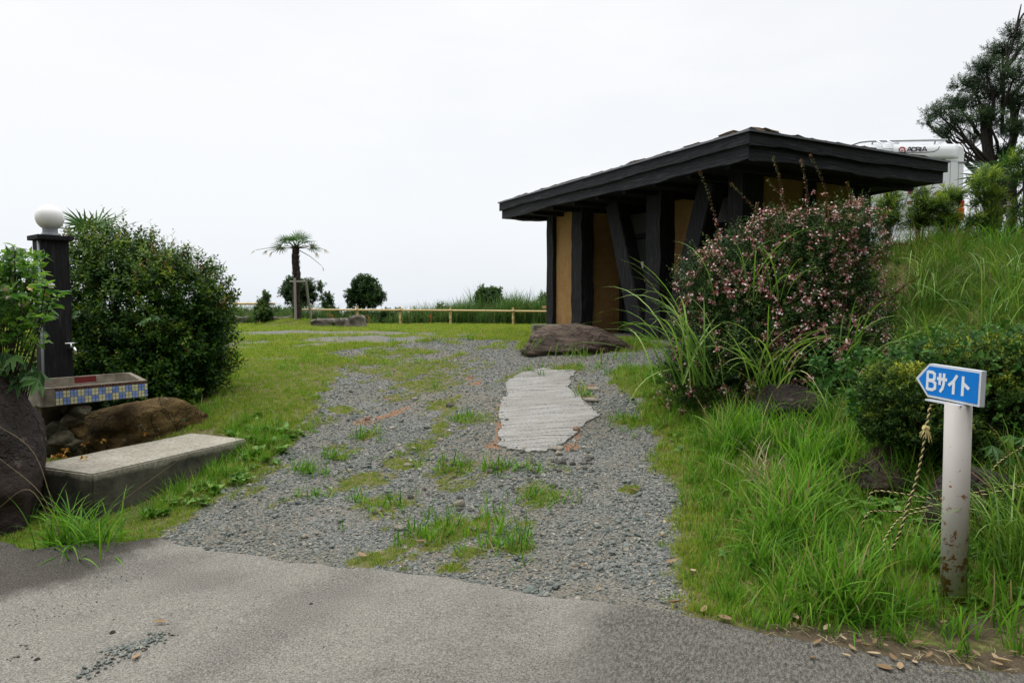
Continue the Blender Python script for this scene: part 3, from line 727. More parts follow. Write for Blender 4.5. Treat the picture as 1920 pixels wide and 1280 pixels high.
# fascia boards: mitred, with live lower edges
ring = [(0, 0), (0, LY), (LX, LY), (LX, 0)]     # plan corners: near corner, far-left end, back, right end
def off(i, d):
    x, y = ring[i]; return (x + (d if x == 0 else -d), y + (d if y == 0 else -d))
def fascia(name, i, j, o0, o1, zt, zb, amp, seed, mat):
    a0, b0, a1, b1 = off(i, o0), off(j, o0), off(i, o1), off(j, o1)
    n = 40; bm = bmesh.new(); S = []
    for k in range(n + 1):
        t = k / n; po = [a0[q] + (b0[q] - a0[q]) * t for q in (0, 1)]; pi_ = [a1[q] + (b1[q] - a1[q]) * t for q in (0, 1)]
        w = amp * (math.sin(t * 9 + seed) + .6 * math.sin(t * 23 + 2 * seed) + .3 * math.sin(t * 61 + seed)) / 1.6
        S.append([bm.verts.new((*po, zt)), bm.verts.new((*pi_, zt)), bm.verts.new((*pi_, zb + w)), bm.verts.new((*po, zb + w))])
    for k in range(n):
        for q in range(4): bm.faces.new((S[k][q], S[k][(q + 1) % 4], S[k + 1][(q + 1) % 4], S[k + 1][q]))
    bm.faces.new(S[0]); bm.faces.new(S[-1][::-1]); bmesh.ops.recalc_face_normals(bm, faces=bm.faces[:])
    me = bpy.data.meshes.new(name); bm.to_mesh(me); bm.free(); return obj(name, me, mat, hut)
for s_, (i, j) in enumerate(((0, 1), (1, 2), (2, 3), (3, 0))):
    fascia('fascia_board', i, j, .0, .05, hz - .026, hz - .165, .017, s_ * 2.1 + .4, FASCIA)
    fascia('fascia_board', i, j, .04, .10, hz - .15, hz - .325, .022, s_ * 1.7 + 2, FASCIA)
    fascia('drip_edge', i, j, -.025, .07, hz + .004, hz - .020, 0, 0, DRIP)
MB().box((.10, .10, SOF + .02), (LX - .10, LY - .10, SOF + .05)).build('soffit', BLACKWOOD, hut)
for k in range(9):
    y_ = .45 + k * .7
    MB().box((.12, y_ - .04, SOF - .05), (LX - .12, y_ + .04, SOF + .018)).build('rafter', BLACKWOOD, hut)
rb = MB(); ins = .05
rb.add([(ins, ins, hz + .008), (LX - ins, ins, hz + .008), (LX - ins, LY - ins, hz + .008), (ins, LY - ins, hz + .008), (LX / 2, 2.0, hz + .16), (LX / 2, LY - 2.0, hz + .16)],
       [(0, 1, 4), (1, 2, 5, 4), (2, 3, 5), (3, 0, 4, 5), (3, 2, 1, 0)])
rb.build('roof', SHINGLE, hut)
# rough shingles along the eaves
rr = random.Random(5)
def shingle_mesh(seed):
    q = random.Random(seed); bm = bmesh.new(); bmesh.ops.create_cube(bm, size=1)
    bmesh.ops.subdivide_edges(bm, edges=bm.edges[:], cuts=1, use_grid_fill=True)
    for v in bm.verts: v.co += Vector((q.uniform(-.08, .08), q.uniform(-.08, .08), q.uniform(-.22, .22)))
    me = bpy.data.meshes.new('shingle'); bm.to_mesh(me); bm.free(); me.materials.append(SHINGLE); return me
shm = [shingle_mesh(i) for i in range(6)]
def shingles(n, fn, horizontal):
    for k in range(n):
        t = (k + .5) / n; x_, y_ = fn(t)
        big = 1.0 if rr.random() > .16 else 1.6
        for row in range(2):
            s_ = obj('shingle', shm[rr.randrange(6)], None, hut, (x_ + (row * .26 if horizontal else 0), y_ + (0 if horizontal else row * .26), hz + .012 + row * .03),
                     (rr.uniform(-.06, .06), rr.uniform(-.06, .06), rr.uniform(-.1, .1)))
            s_.scale = (.26 if horizontal else LX / n * .98, LY / n * .98 if horizontal else .26, .022 * big * rr.uniform(.8, 1.2))
shingles(24, lambda t: (.15, .05 + t * (LY - .1)), True)
shingles(15, lambda t: (.05 + t * (LX - .1), .15), False)
cp = obj('ridge_stone', shm[2], None, hut, (.30, .22, hz + .05)); cp.scale = (.24, .2, .05)
cp = obj('ridge_stone', shm[4], None, hut, (3.42, .25, hz + .03)); cp.scale = (.2, .2, .045)
# floor and walls
MB().box((.45, .55, -.35), (3.6, 6.0, .02)).build('floor_slab', PAVE, hut, bevel=.01)
WT = SOF + .018
def wall(lo, hi): return MB().box(lo, hi).build('wall_panel', OCHRE, hut)
# right-hand gable wall (y = .8)
wall((1.10, .86, .02), (1.97, .98, WT)); wall((2.13, .86, .02), (2.98, .98, WT))
rot_box('post', (.74, .80, .02), (1.12, 1.06, WT), BLACKWOOD, wavy=.006, seed=1)
rot_box('post', (1.96, .80, .02), (2.15, 1.02, WT), BLACKWOOD, wavy=.006, seed=2)
rot_box('post', (2.96, .80, .02), (3.34, 1.06, WT), BLACKWOOD, wavy=.006, seed=3)
# front: near stub, recess, far stub
wall((.78, 4.86, .02), (.90, 5.6, WT))
rot_box('post', (.70, 5.58, .02), (.92, 5.82, WT), BLACKWOOD, wavy=.008, seed=4)
rot_box('post', (.68, 4.54, .02), (.94, 4.88, WT), BLACKWOOD, wavy=.012, seed=5)
wall((.93, 4.62, .02), (1.62, 4.74, WT)); wall((1.065, 1.00, .02), (1.62, 1.12, WT))
# recess back wall with door
wall((1.60, 2.34, .02), (1.72, 3.70, WT)); wall((1.60, 1.12, .02), (1.72, 1.44, WT))
for d0 in (3.70, 1.44):
    MB().box((1.56, d0, .02), (1.70, d0 + .09, WT)).build('door_frame', BLACKWOOD, hut)
    MB().box((1.56, d0 + .81, .02), (1.70, d0 + .90, WT)).build('door_frame', BLACKWOOD, hut)
    dr = MB().box((1.60, d0 + .09, .03), (1.645, d0 + .81, 1.72)).build('door', DOORM, hut, bevel=.004)
    MB().tube([(1.575, d0 + .16, .82), (1.575, d0 + .16, .98)], .012).build('handle', STEEL, dr)
    if d0 > 3: MB().box((1.592, 4.10, .55), (1.598, 4.24, .64)).build('notice', WHITE, dr); MB().box((1.592, 3.93, 1.20), (1.598, 4.0, 1.32)).build('notice', WHITE, dr)
    MB().box((1.59, d0 + .092, 1.74), (1.65, d0 + .808, 1.82)).build('lintel', BLACKWOOD, hut)
    MB().box((1.61, d0 + .092, 1.822), (1.63, d0 + .808, WT - .1)).build('transom_pane', TRANS, hut)
# rear walls
wall((3.18, 1.06, .02), (3.30, 5.8, WT)); wall((.92, 5.66, .02), (3.18, 5.78, WT))
# porch column with V braces
rot_box('post', (.70, 2.40, .02), (.98, 2.74, WT), BLACKWOOD, wavy=.012, seed=6)
def brace(y0, y1, z0, z1, w, seed):
    """slanting timber from the column foot to the eave, in the plane of the porch front"""
    r_ = random.Random(seed); bm = bmesh.new(); n = 12; S = []
    dy, dz = y1 - y0, z1 - z0; L = math.hypot(dy, dz); nyv, nzv = -dz / L, dy / L
    for i in range(n + 1):
        t = i / n; y_, z_ = y0 + dy * t, z0 + dz * t; ww = w / 2 * (1 + .05 * math.sin(3 * t + seed)); q = r_.uniform(-.006, .006)
        S.append([bm.verts.new((.715, y_ + nyv * ww + q, z_ + nzv * ww)), bm.verts.new((.955, y_ + nyv * ww + q, z_ + nzv * ww)), bm.verts.new((.955, y_ - nyv * ww + q, z_ - nzv * ww)), bm.verts.new((.715, y_ - nyv * ww + q, z_ - nzv * ww))])
    for i in range(n):
        for k in range(4): bm.faces.new((S[i][k], S[i][(k + 1) % 4], S[i + 1][(k + 1) % 4], S[i + 1][k]))
    bm.faces.new(S[0]); bm.faces.new(S[-1][::-1]); bmesh.ops.recalc_face_normals(bm, faces=bm.faces[:])
    bmesh.ops.bevel(bm, geom=[e for e in bm.edges if e.calc_face_angle(0) > .8], offset=.014, segments=2, affect='EDGES')
    me = bpy.data.meshes.new('brace'); bm.to_mesh(me); bm.free(); return obj('brace', me, BLACKWOOD, hut)
brace(2.93, 3.72, .0, WT - .01, .34, 1); brace(2.22, 1.45, .0, WT - .01, .34, 2)
rot_box('post', (.72, 1.48, .02), (.96, 1.70, .25), BLACKWOOD, wavy=.004, seed=9)
stone_m = rock_mat('pad_stone', [(.07, .065, .06), (.13, .12, .11), (.2, .185, .17)], 6, .02)
MB().box((.60, 2.12, -.12), (1.06, 3.06, .03)).build('pad_stone', stone_m, hut, bevel=.03)
# ------------------------------------------------------------------ rocks
def boulder(name, label, c, r3, rz, seed, mat, cat='boulder', rough=.22, sub=4, group=None, facet=.0, tilt=(0, 0), kind=None, parent=None):
    bm = bmesh.new(); bmesh.ops.create_icosphere(bm, subdivisions=sub, radius=1)
    o3 = Vector((seed * 7.3, seed * 3.1, seed * 1.7)); rng_ = random.Random(seed)
    planes = [(Vector((rng_.uniform(-1, 1), rng_.uniform(-1, 1), rng_.uniform(-.4, 1))).normalized(), rng_.uniform(.62, .9)) for _ in range(9)] if facet else []
    for v in bm.verts:
        p = v.co.copy(); k = 1 + rough * (mnoise.noise(p * 1.1 + o3) + .5 * mnoise.noise(p * 2.7 + o3) + .22 * mnoise.noise(p * 6.5 + o3) + .20 * mnoise.noise(p * 14 + o3) + .30 * abs(mnoise.noise(Vector((p.x * 1.6, p.y * 1.6, p.z * 5.5)) + o3)) - .1)
        q = p * k
        for nn, dd in planes:
            s_ = q.dot(nn) - dd
            if s_ > 0: q -= nn * s_ * facet
        v.co = Vector((q.x * r3[0], q.y * r3[1], q.z * r3[2]))
    me = bpy.data.meshes.new(name); bm.to_mesh(me); bm.free()
    me.polygons.foreach_set('use_smooth', np.ones(len(me.polygons), bool))
    o = obj(name, me, mat, parent, c, (tilt[0], tilt[1], rz)); return tag(o, label, cat, group, kind) if label else o
RK_PURP = rock_mat('purple_brown_rock', [(.04, .027, .021), (.105, .074, .056), (.22, .165, .125)], 3.4, .09, .85, (.24, .20, .155), (.7, .7, 4.5))
RK_DARK = rock_mat('dark_wet_rock', [(.014, .009, .008), (.034, .023, .019), (.075, .052, .042)], 3.2, .06, .7, (.12, .09, .075))
RK_BRN = rock_mat('mossy_brown_rock', [(.05, .034, .014), (.15, .098, .036), (.27, .185, .075)], 4.2, .06, .9, (.36, .33, .25))
RK_GREY = rock_mat('grey_field_stone', [(.06, .062, .055), (.12, .118, .10), (.20, .19, .165)], 8, .012, .9)
RK_BLOCK = rock_mat('weathered_block', [(.10, .09, .075), (.17, .155, .13), (.25, .23, .19)], 3.5, .03, .95)
RK_PALE = rock_mat('pale_stone', [(.2, .18, .14), (.32, .29, .23), (.42, .39, .33)], 12, .008, .9)
b = at(1100, 640, 10.0)
boulder('boulder', 'long flat purple-brown boulder lying in front of the hut porch', (b[0] - .04, 10.0, .93), (.98, .52, .37), .05, 3, RK_PURP, facet=.8, rough=.34, sub=5, tilt=(0, .07))
b = at(1024, 618, 11.6)
o = MB(); o.box((-.24, -.16, -.2), (.24, .16, .13)); MOSSB = rock_mat('mossy_concrete', [(.11, .11, .075), (.17, .165, .115), (.22, .21, .16)], 5, .01, .95)
tag(o.build('concrete_stump', MOSSB, None, (b[0], 11.6, 1.0 + .09), (0, 0, .1), bevel=.03), 'small mossy concrete block behind the flat boulder', 'block')
boulder('boulder', 'tall dark boulder at the left edge beside the concrete step', (-3.95, 4.90, .16), (.58, .62, .92), .3, 8, RK_DARK, rough=.24, facet=.55, sub=5)
boulder('boulder', 'brown mossy boulder under the tiled sink', (*at(246, 800, 6.55)[:2], .36), (.58, .27, .36), .62, 12, RK_BRN, rough=.34, facet=.7, sub=5)
b = gnd(1690, 925)
boulder('boulder', 'dark rounded boulder half sunk in grass left of the sign post', (b[0] + .05, b[1] + .22, b[2] + .06), (.38, .28, .24), .2, 21, rock_mat('brown_black_rock', [(.025, .02, .018), (.075, .05, .034), (.19, .135, .085)], 4, .06, .7, (.22, .15, .09)), rough=.26, facet=.5, sub=5)
b = at(1860, 1000, 3.95)
boulder('boulder', 'large dark boulder behind the sign post at the right edge', (b[0] + .06, 4.2, .30), (.36, .3, .30), .1, 27, RK_DARK, rough=.26, facet=.5, sub=5)
b = at(1500, 745, 5.9)
boulder('boulder', 'shaded boulder under the pink-flowering bush', (b[0], 6.1, b[2] - .12), (.36, .3, .2), .3, 33, RK_DARK, rough=.2)
OLIVE = rock_mat('olive_field_stone', [(.05, .045, .03), (.105, .095, .06), (.17, .15, .095)], 8, .015, .9)
# stones stacked under the sink
rr = random.Random(2)
for px, py, s_, lab in [(102, 785, .085, 'grey stone at the left of the second row under the sink'), (98, 768, .06, 'brown stone at the top left of the stack under the sink'), (135, 784, .09, 'grey stone at the right of the second row under the sink'), (112, 806, .10, 'dark grey stone in the middle left of the stack under the sink'), (138, 808, .11, 'largest stone, right of the middle of the stack under the sink'), (118, 823, .09, 'grey stone just below the middle of the stack under the sink'),
                      (105, 838, .1, 'grey stone at the bottom left of the stack beside the dark boulder'), (134, 832, .075, 'small stone right of the bottom row of the stack under the sink'), (150, 768, .07, 'grey stone at the top right of the stack touching the mossy boulder'), (122, 764, .07, 'grey stone directly under the left end of the sink basin'), (130, 843, .09, 'flat grey stone at the very bottom of the stack on the step')]:
    q = at(px, py, 5.88 + rr.uniform(-.05, .08))
    boulder('stacked_stone', lab, q, (s_ * 1.3, s_ * 1.05, s_ * .88), rr.uniform(0, 3), 40 + px, RK_BRN if 'brown' in lab or 'largest' in lab else OLIVE, 'stone', .32, 3, 'stones stacked under the sink', 1.0, (rr.uniform(-.3, .3), rr.uniform(-.3, .3)))
# squared blocks near the palm
def block(label, px0, px1, py, Yd, hgt, dep, rz, seed, taper=0):
    a, c = at(px0, py, Yd), at(px1, py, Yd); w = c[0] - a[0]; bm = bmesh.new(); bmesh.ops.create_cube(bm, size=1)
    bmesh.ops.subdivide_edges(bm, edges=bm.edges[:], cuts=5, use_grid_fill=True)
    for v in bm.verts:
        q = v.co; k = 1 - taper * (q.z + .5)
        v.co = Vector((q.x * w * k, q.y * dep, (q.z + .5) * hgt)) + Vector([.035 * mnoise.noise(Vector((q.x * 3 + seed, q.y * 3 + j * 9, q.z * 3))) for j in range(3)])
    bmesh.ops.bevel(bm, geom=[e for e in bm.edges if e.calc_face_angle(0) > .9], offset=.03, segments=2, affect='EDGES')
    me = bpy.data.meshes.new('stone_block'); bm.to_mesh(me); bm.free(); me.polygons.foreach_set('use_smooth', np.ones(len(me.polygons), bool))
    x_ = (a[0] + c[0]) / 2; tag(obj('stone_block', me, RK_BLOCK, None, (x_, Yd + dep / 2, float(H(x_, Yd)) - .06), (0, 0, rz)), label, 'stone block')
block('squared stone block behind the shorter left bamboo fence', 426, 460, 607, 18.0, .28, .35, .02, 1)
block('low weathered stone block left of the palm mound', 503, 543, 606, 17.7, .24, .35, .05, 2)
block('long flat edging block at the foot of the palm mound', 583, 627, 614, 16.0, .25, .3, -.03, 3)
block('short edging block between the long block and the tapered one', 628, 650, 615, 15.9, .25, .3, .02, 4)
block('tapered grey stone block at the right end of the palm edging', 648, 684, 617, 15.6, .32, .35, .04, 5, .22)

# ------------------------------------------------------------------ loose stones and fallen leaves
rr = random.Random(31)
stone_kinds = {}
def loose(px, py, wpx, mat, flat=.5, label=None, group=None):
    q = gnd(px, py); s_ = wpx / 1280 * q[1] / 2
    return boulder('loose_stone', label or 'small loose stone lying in the gravel drive', (q[0], q[1], q[2] + s_ * flat * .35), (s_, s_ * .75, s_ * flat), rr.uniform(0, 3), 60 + int(px) % 97 + int(py), mat, 'stone', .2, 2, group or (None if label else 'loose stones on the gravel drive'), .8)
loose(861, 948, 28, RK_PALE, .7, 'pale angular stone in the middle of the gravel drive'); loose(748, 993, 24, RK_PALE, .6, 'pale buff stone left of the central weeds')
loose(1112, 731, 36, RK_PALE, .25, 'flat buff stone right of the concrete patch, upper of two'); loose(1108, 751, 38, RK_PALE, .25, 'flat buff stone right of the concrete patch, lower of two')
loose(1081, 809, 18, rock_mat('rust_stone', [(.2, .13, .08), (.3, .2, .13), (.36, .26, .18)], 9, .01), .9, 'rusty stone at the lower right corner of the concrete patch')
loose(1046, 842, 28, RK_PALE, .4, 'pale flat stone under the lower edge of the concrete patch'); loose(689, 788, 14, rock_mat('red_stone', [(.22, .11, .06), (.32, .17, .1), (.4, .25, .16)], 9, .01), .8, 'reddish stone in the bare earth streak')
loose(843, 762, 22, RK_BLOCK, .5, 'brown flat stone beside the small turf island'); loose(950, 733, 14, RK_PALE, .5, 'buff stone at the left edge of the concrete patch')
loose(800, 803, 16, RK_GREY, .4, 'flat grey slate left of the turf island'); loose(778, 748, 18, RK_PALE, .4, 'pale stone above the bare earth streak')
loose(70, 1240, 0 + 14, RK_DARK, .8, 'dark stone on the concrete at the lower left'); loose(211, 1190, 16, RK_DARK, .7, 'dark rounded stone above the gravel spill'); loose(583, 1135, 14, RK_DARK, .6, 'dark chip alone on the middle of the concrete road')
for k in range(90):
    px, py = rr.gauss(905, 120), rr.gauss(925, 55)
    if k > 55: px, py = rr.uniform(960, 1120), rr.gauss(868, 14)
    gy_ = rr.random() < .72; wh = 'just below the concrete patch' if k > 55 else 'in the coarse middle of the gravel drive'
    loose(px, py, rr.choice([10, 11, 12, 13, 15, 18]), RK_GREY if gy_ else RK_PALE, rr.uniform(.35, .7), ('small grey stone ' if gy_ else 'small buff stone ') + wh, ('grey stones ' if gy_ else 'buff stones ') + wh)
LEAFD = leaf_mat('dead_leaf', [(0, (.16, .10, .05)), (.5, (.33, .23, .13)), (1, (.48, .38, .25))], .7, .15, .25, .8)
def dead_leaf(L, W, curl):
    V = []; Fq = []
    for i in range(6):
        t = i / 5; w = W * math.sin(math.pi * (.08 + .9 * t)) ** .8 / 2
        for s_ in (-1, 0, 1): V.append((L * (t - .5), s_ * w, .002 + curl * ((t - .5) ** 2 * 4) * .5 + abs(s_) * curl * .5 * math.sin(math.pi * t)))
    for i in range(5):
        for s_ in range(2): Fq.append((3 * i + s_, 3 * i + 3 + s_, 3 * i + 4 + s_, 3 * i + 1 + s_))
    me = mesh_np('fallen_leaf', np.array(V), np.array(Fq), True, np.full(len(V), .5)); me.materials.append(LEAFD); return me
dlm = [dead_leaf(.075, .034, .012), dead_leaf(.062, .030, .022), dead_leaf(.055, .026, .004), dead_leaf(.08, .03, .03)]
LEAF_PX = [(1478, 1158), (1492, 1168), (1490, 1180), (1534, 1213), (1580, 1205), (1596, 1224), (1610, 1210), (1624, 1220), (1638, 1232), (1586, 1236), (1660, 1218), (1675, 1242), (1688, 1255), (1700, 1238), (1715, 1246), (1640, 1212),
           (1785, 1232), (1830, 1236), (1865, 1240), (1880, 1252), (1868, 1254), (1525, 1241), (1900, 1230), (1742, 1240), (1660, 1258), (1815, 1258), (1800, 1190), (1770, 1180), (1092, 1066), (1075, 1070), (1405, 1100), (1265, 1138), (1320, 1150), (1240, 1012), (1215, 970), (1186, 925), (1360, 1167), (1300, 1080), (1380, 1090), (790, 1023), (680, 1048), (755, 1068),
           (1120, 1108), (300, 1173), (255, 1238), (1245, 985), (1226, 1100), (1258, 1062), (1550, 1185), (1720, 1215)]
for i, (px, py) in enumerate(LEAF_PX):
    q = gnd(px, py); onroad = road_d(q[0], q[1]) < 0
    o = obj('fallen_leaf', dlm[i % 4], None, None, (q[0], q[1], q[2] + (.014 if onroad else .022)), (rr.uniform(-.25, .25), rr.uniform(-.25, .25), rr.uniform(0, 6.28)))
    s_ = rr.uniform(.55, 1.0); o.scale = (s_, s_, s_)
    if onroad: tag(o, 'dry brown leaf lying on the concrete road', 'leaf', 'dry leaves on the concrete road')
    else: tag(o, 'dry brown leaf lying in the grass or gravel beside the road', 'leaf', 'dry leaves beside the road')

# ------------------------------------------------------------------ concrete step, sink, lamp pillar
m = Mat('mossy_step_concrete', .9, .25)
n1 = m.noise(3.2, 7, .62); n2 = m.noise(40, 5, .75); gz = m.n('ShaderNodeNewGeometry'); sz_ = m.n('ShaderNodeSeparateXYZ'); m.l(m.co(), sz_.inputs[0])
c = m.ramp(n1, [(.3, (.27, .25, .20)), (.55, (.35, .328, .27)), (.75, (.41, .388, .33))]); c = m.mix(m.ramp(n2, [(.4, .55), (.55, 0.0)]), c, (.10, .09, .07))
grime = m.ramp(m.math('ADD', sz_.outputs[2], m.math('MULTIPLY', m.math('SUBTRACT', n1, .5), .10)), [(.285, 1.0), (.318, 0.0)])     # algae crust below the rim, where rain splashes
c = m.mix(m.math('MULTIPLY', grime, .93), c, m.mix(m.ramp(n1, [(.42, 0.0), (.62, 1.0)]), (.022, .022, .018), (.085, .08, .06)))
m.color(c); m.bump(m.math('ADD', n1, m.math('MULTIPLY', n2, .4)), .012); STEP = m.m
st0 = np.array((*at(172, 889, 4.92)[:2], 0))
ztop = at(172, 889, 4.92)[2]
bm = bmesh.new()
tv = []
Q4 = [at(172, 889, 4.92)[:2], at(463, 822, 6.22)[:2], at(402, 810, 6.55)[:2], at(55, 872, 5.2)[:2]]
Q4 = [np.array(q) for q in Q4]
Q4[2] = Q4[3] + (Q4[1] - Q4[0]) * 1.0 + np.array((.02, .0))
lo = [bm.verts.new((q[0] - st0[0], q[1] - st0[1], -.15)) for q in Q4]; hi = [bm.verts.new((q[0] - st0[0], q[1] - st0[1], ztop)) for q in Q4]
bm.faces.new(lo[::-1]); bm.faces.new(hi)
for k in range(4): bm.faces.new((lo[k], lo[(k + 1) % 4], hi[(k + 1) % 4], hi[k]))
bmesh.ops.bevel(bm, geom=bm.edges[:], offset=.012, segments=2, affect='EDGES')
bmesh.ops.subdivide_edges(bm, edges=[e for e in bm.edges if e.calc_length() > .3], cuts=14, use_grid_fill=True)
for v in bm.verts: v.co += Vector([.005 * mnoise.noise(v.co * 9 + Vector((j * 5, 0, 0))) for j in range(3)])
me = bpy.data.meshes.new('concrete_step'); bm.to_mesh(me); bm.free()
tag(obj('concrete_step', me, STEP, None, (st0[0], st0[1], 0)), 'low mossy concrete step below the tiled sink', 'step')

SA, SB = at(105, 760, 5.70), at(278, 743, 6.28)
sdir = (SB - SA)[:2]; slen = float(np.hypot(*sdir)); SANG = math.atan2(sdir[1], sdir[0]); szb = (SA[2] + SB[2]) / 2
m = Mat('sink_concrete', .85, .3); n1 = m.noise(9, 6, .65)
c = m.ramp(n1, [(.3, (.10, .085, .06)), (.6, (.24, .21, .165)), (.8, (.36, .33, .28))]); m.color(c); m.bump(n1, .008); SINKC = m.m
sink = thing('outdoor_sink', 'concrete trough sink with blue and cream mosaic tiles on its front', 'sink', (SA[0], SA[1], szb), SANG)
SH = .15; SD = .42
def rrect(x0, y0, x1, y1, r, n=6):
    P = []
    for cx, cy, a0 in ((x1 - r, y0 + r, -90), (x1 - r, y1 - r, 0), (x0 + r, y1 - r, 90), (x0 + r, y0 + r, 180)):
        for k in range(n + 1):
            t = R(a0 + 90 * k / n); P.append((cx + r * math.cos(t), cy + r * math.sin(t)))
    return P
o_ = rrect(-.10, .012, slen + .008, SD, .05); i_ = rrect(-.06, .045, slen - .035, SD - .035, .06); k_ = rrect(-.03, .07, slen - .06, SD - .06, .06)
mb = MB(); n = len(o_)
rim = lambda x, y: SH + .045 * float(ss(.06, SD - .05, y))
lv = [[(x, y, -.004) for x, y in o_], [(x, y, rim(x, y)) for x, y in o_], [(x, y, rim(x, y)) for x, y in i_], [(x, y, .03) for x, y in k_]]
V = sum(lv, []); F = []
for L in range(3):
    for k in range(n): F.append((L * n + k, L * n + (k + 1) % n, (L + 1) * n + (k + 1) % n, (L + 1) * n + k))
F.append(tuple(range(3 * n, 4 * n))); F.append(tuple(reversed(range(n))))
mb.add(V, F).build('basin', SINKC, sink)
m = Mat('red_paint', .7, .3); m.color(m.mix(m.noise(14, 4), (.10, .012, .012), (.17, .02, .018))); 
MB().add([(.27, SD - .053, .06), (.45, SD - .053, .06), (.45, SD - .0375, SH + .040), (.27, SD - .0375, SH + .040), (.27, SD - .050, .06), (.45, SD - .050, .06), (.45, SD - .0335, SH + .040), (.27, SD - .0335, SH + .040)], [(0, 1, 2, 3), (0, 4, 5, 1), (1, 5, 6, 2), (2, 6, 7, 3), (3, 7, 4, 0)]).build('paint_stain', m.m, sink)
def tile_mat(nm, c0, c1):
    m = Mat(nm, .25, .5); oi = m.n('ShaderNodeObjectInfo').outputs['Random']; m.color(m.mix(m.math('MULTIPLY', m.noise(40, 3), .8), m.mix(oi, c0, c1), m.mix(.5, c0, c1))); return m.m
TB, TC, TD = tile_mat('blue_tile', (.10, .19, .50), (.26, .36, .64)), tile_mat('cream_tile', (.50, .47, .27), (.62, .60, .42)), tile_mat('brown_tile', (.05, .018, .014), (.11, .05, .035))
tw = slen / 27; th = SH / 5
def tile_mesh(mat):
    mb = MB(); a, b_ = tw / 2 - .0016, th / 2 - .0016
    mb.add([(-a, 0, -b_), (a, 0, -b_), (a, 0, b_), (-a, 0, b_), (-a + .002, -.004, -b_ + .002), (a - .002, -.004, -b_ + .002), (a - .002, -.004, b_ - .002), (-a + .002, -.004, b_ - .002)],
           [(4, 5, 6, 7), (0, 1, 5, 4), (1, 2, 6, 5), (2, 3, 7, 6), (3, 0, 4, 7)]); me = mb.mesh('tile'); me.materials.append(mat); return me
tm = [tile_mesh(TB), tile_mesh(TC), tile_mesh(TD)]
rr = random.Random(9)
for i in range(27):
    for j in range(5):
        if j == 4: q = tm[2]
        else:
            ph = (i + (0 if j >= 2 else 2)) % 4
            q = tm[0] if (ph < 2 and rr.random() < .93) else tm[1]
        obj('tile', q, None, sink, (tw * (i + .5), .009, th * (j + .5)))
MB().box((0, .0095, 0), (slen, .0118, SH)).build('grout_bed', SINKC, sink)
leg = MB().box((-.05, .20, -.45), (.26, .38, -.006)); leg.build('support', OLIVE, sink, bevel=.02)

PB = at(99, 700, 6.42)
pil = thing('lamp_pillar', 'charred square timber pillar with a white globe lamp and tap', 'lamp pillar', (PB[0] + .0, 6.46, .25), SANG)
ph_ = at(92, 447, 6.42)[2] - .25
rot_box('pillar', (-.115, -.11, 0), (.115, .11, ph_ - .02), BLACKWOOD, pil, wavy=.004, seed=12)
MB().box((-.148, -.145, ph_ - .018), (.148, .145, ph_ + .026)).build('cap', BLACKWOOD, pil, bevel=.005)
m = Mat('globe_collar', .55, .4); m.color((.30, .33, .36)); 
lc = MB().lathe([(.0, ph_ + .027), (.072, ph_ + .027), (.07, ph_ + .045), (.062, ph_ + .05), (.062, ph_ + .105), (.05, ph_ + .105)], 28).build('lamp_collar', m.m, pil, smooth=False)
m = Mat('opal_globe', .28, .5); m.color((.80, .80, .79)); m.b.inputs['Subsurface Weight'].default_value = .3; m.b.inputs['Subsurface Radius'].default_value = (.1, .1, .1)
gr_ = .118; gzc = ph_ + .09 + gr_ * .9
MB().lathe([(max(.0005, gr_ * math.sin(t)), gzc - gr_ * math.cos(t)) for t in np.linspace(.42, math.pi, 26)], 40).build('globe', m.m, pil, smooth=True)
m = Mat('conduit_grey', .5, .4); m.color((.26, .28, .31)); COND = m.m
MB().tube([(-.128, -.095, .0), (-.128, -.095, ph_ - .03)], .011, 10).build('conduit', COND, pil, smooth=True)
tap = MB().tube([(.085, -.11, .905), (.085, -.16, .905), (.087, -.19, .92), (.09, -.225, .92), (.092, -.245, .90), (.093, -.252, .855)], .013, 10).build('tap', STEEL, pil, smooth=True)
th_ = MB().tube([(.085, -.16, .91), (.085, -.16, .955)], .009, 8); th_.tube([(.035, -.16, .96), (.135, -.16, .96)], .009, 8); th_.build('tap_handle', STEEL, tap, smooth=True)

# ------------------------------------------------------------------ sign post with rope
Yl, Yr, Yp = 3.53, 3.22, 3.36
tipL, c0_, c1_, c2_, c3_ = at(1721, 709.5, 3.60), at(1742.5, 683, Yl), at(1839.5, 694, Yr), at(1837.6, 765, Yr), at(1739, 742, Yl)
oc = (c0_ + c1_ + c2_ + c3_) / 4
U = ((c1_ - c0_) + (c2_ - c3_)) / 2; bw = np.linalg.norm(U); U = U / bw
Vv = ((c0_ - c3_) + (c1_ - c2_)) / 2; Vv = Vv - U * Vv.dot(U); bh = np.linalg.norm(Vv); Vv /= bh
Nn = np.cross(U, Vv)                                  # towards the viewer
PBase = gnd(1787, 1128)
spost = thing('direction_sign', 'blue arrow sign with white lettering on a rusting pale pipe post', 'sign', (PBase[0], PBase[1], PBase[2] - .03))
Mw = Matrix(((U[0], Vv[0], Nn[0], oc[0] - spost.location.x), (U[1], Vv[1], Nn[1], oc[1] - spost.location.y), (U[2], Vv[2], Nn[2], oc[2] - spost.location.z), (0, 0, 0, 1)))
def on_board(o): o.matrix_local = Mw; return o
tipx = -bw / 2 - .085
outl = [(-bw / 2, bh / 2), (tipx, .0), (-bw / 2, -bh / 2), (bw / 2, -bh / 2), (bw / 2, bh / 2)]
m = Mat('sign_white', .4, .45); m.color((.62, .66, .72)); SW = m.m
m = Mat('sign_blue', .45, .2); m.color(m.mix(m.noise(5, 4), (.003, .17, .60), (.006, .20, .66))); SBL = m.m
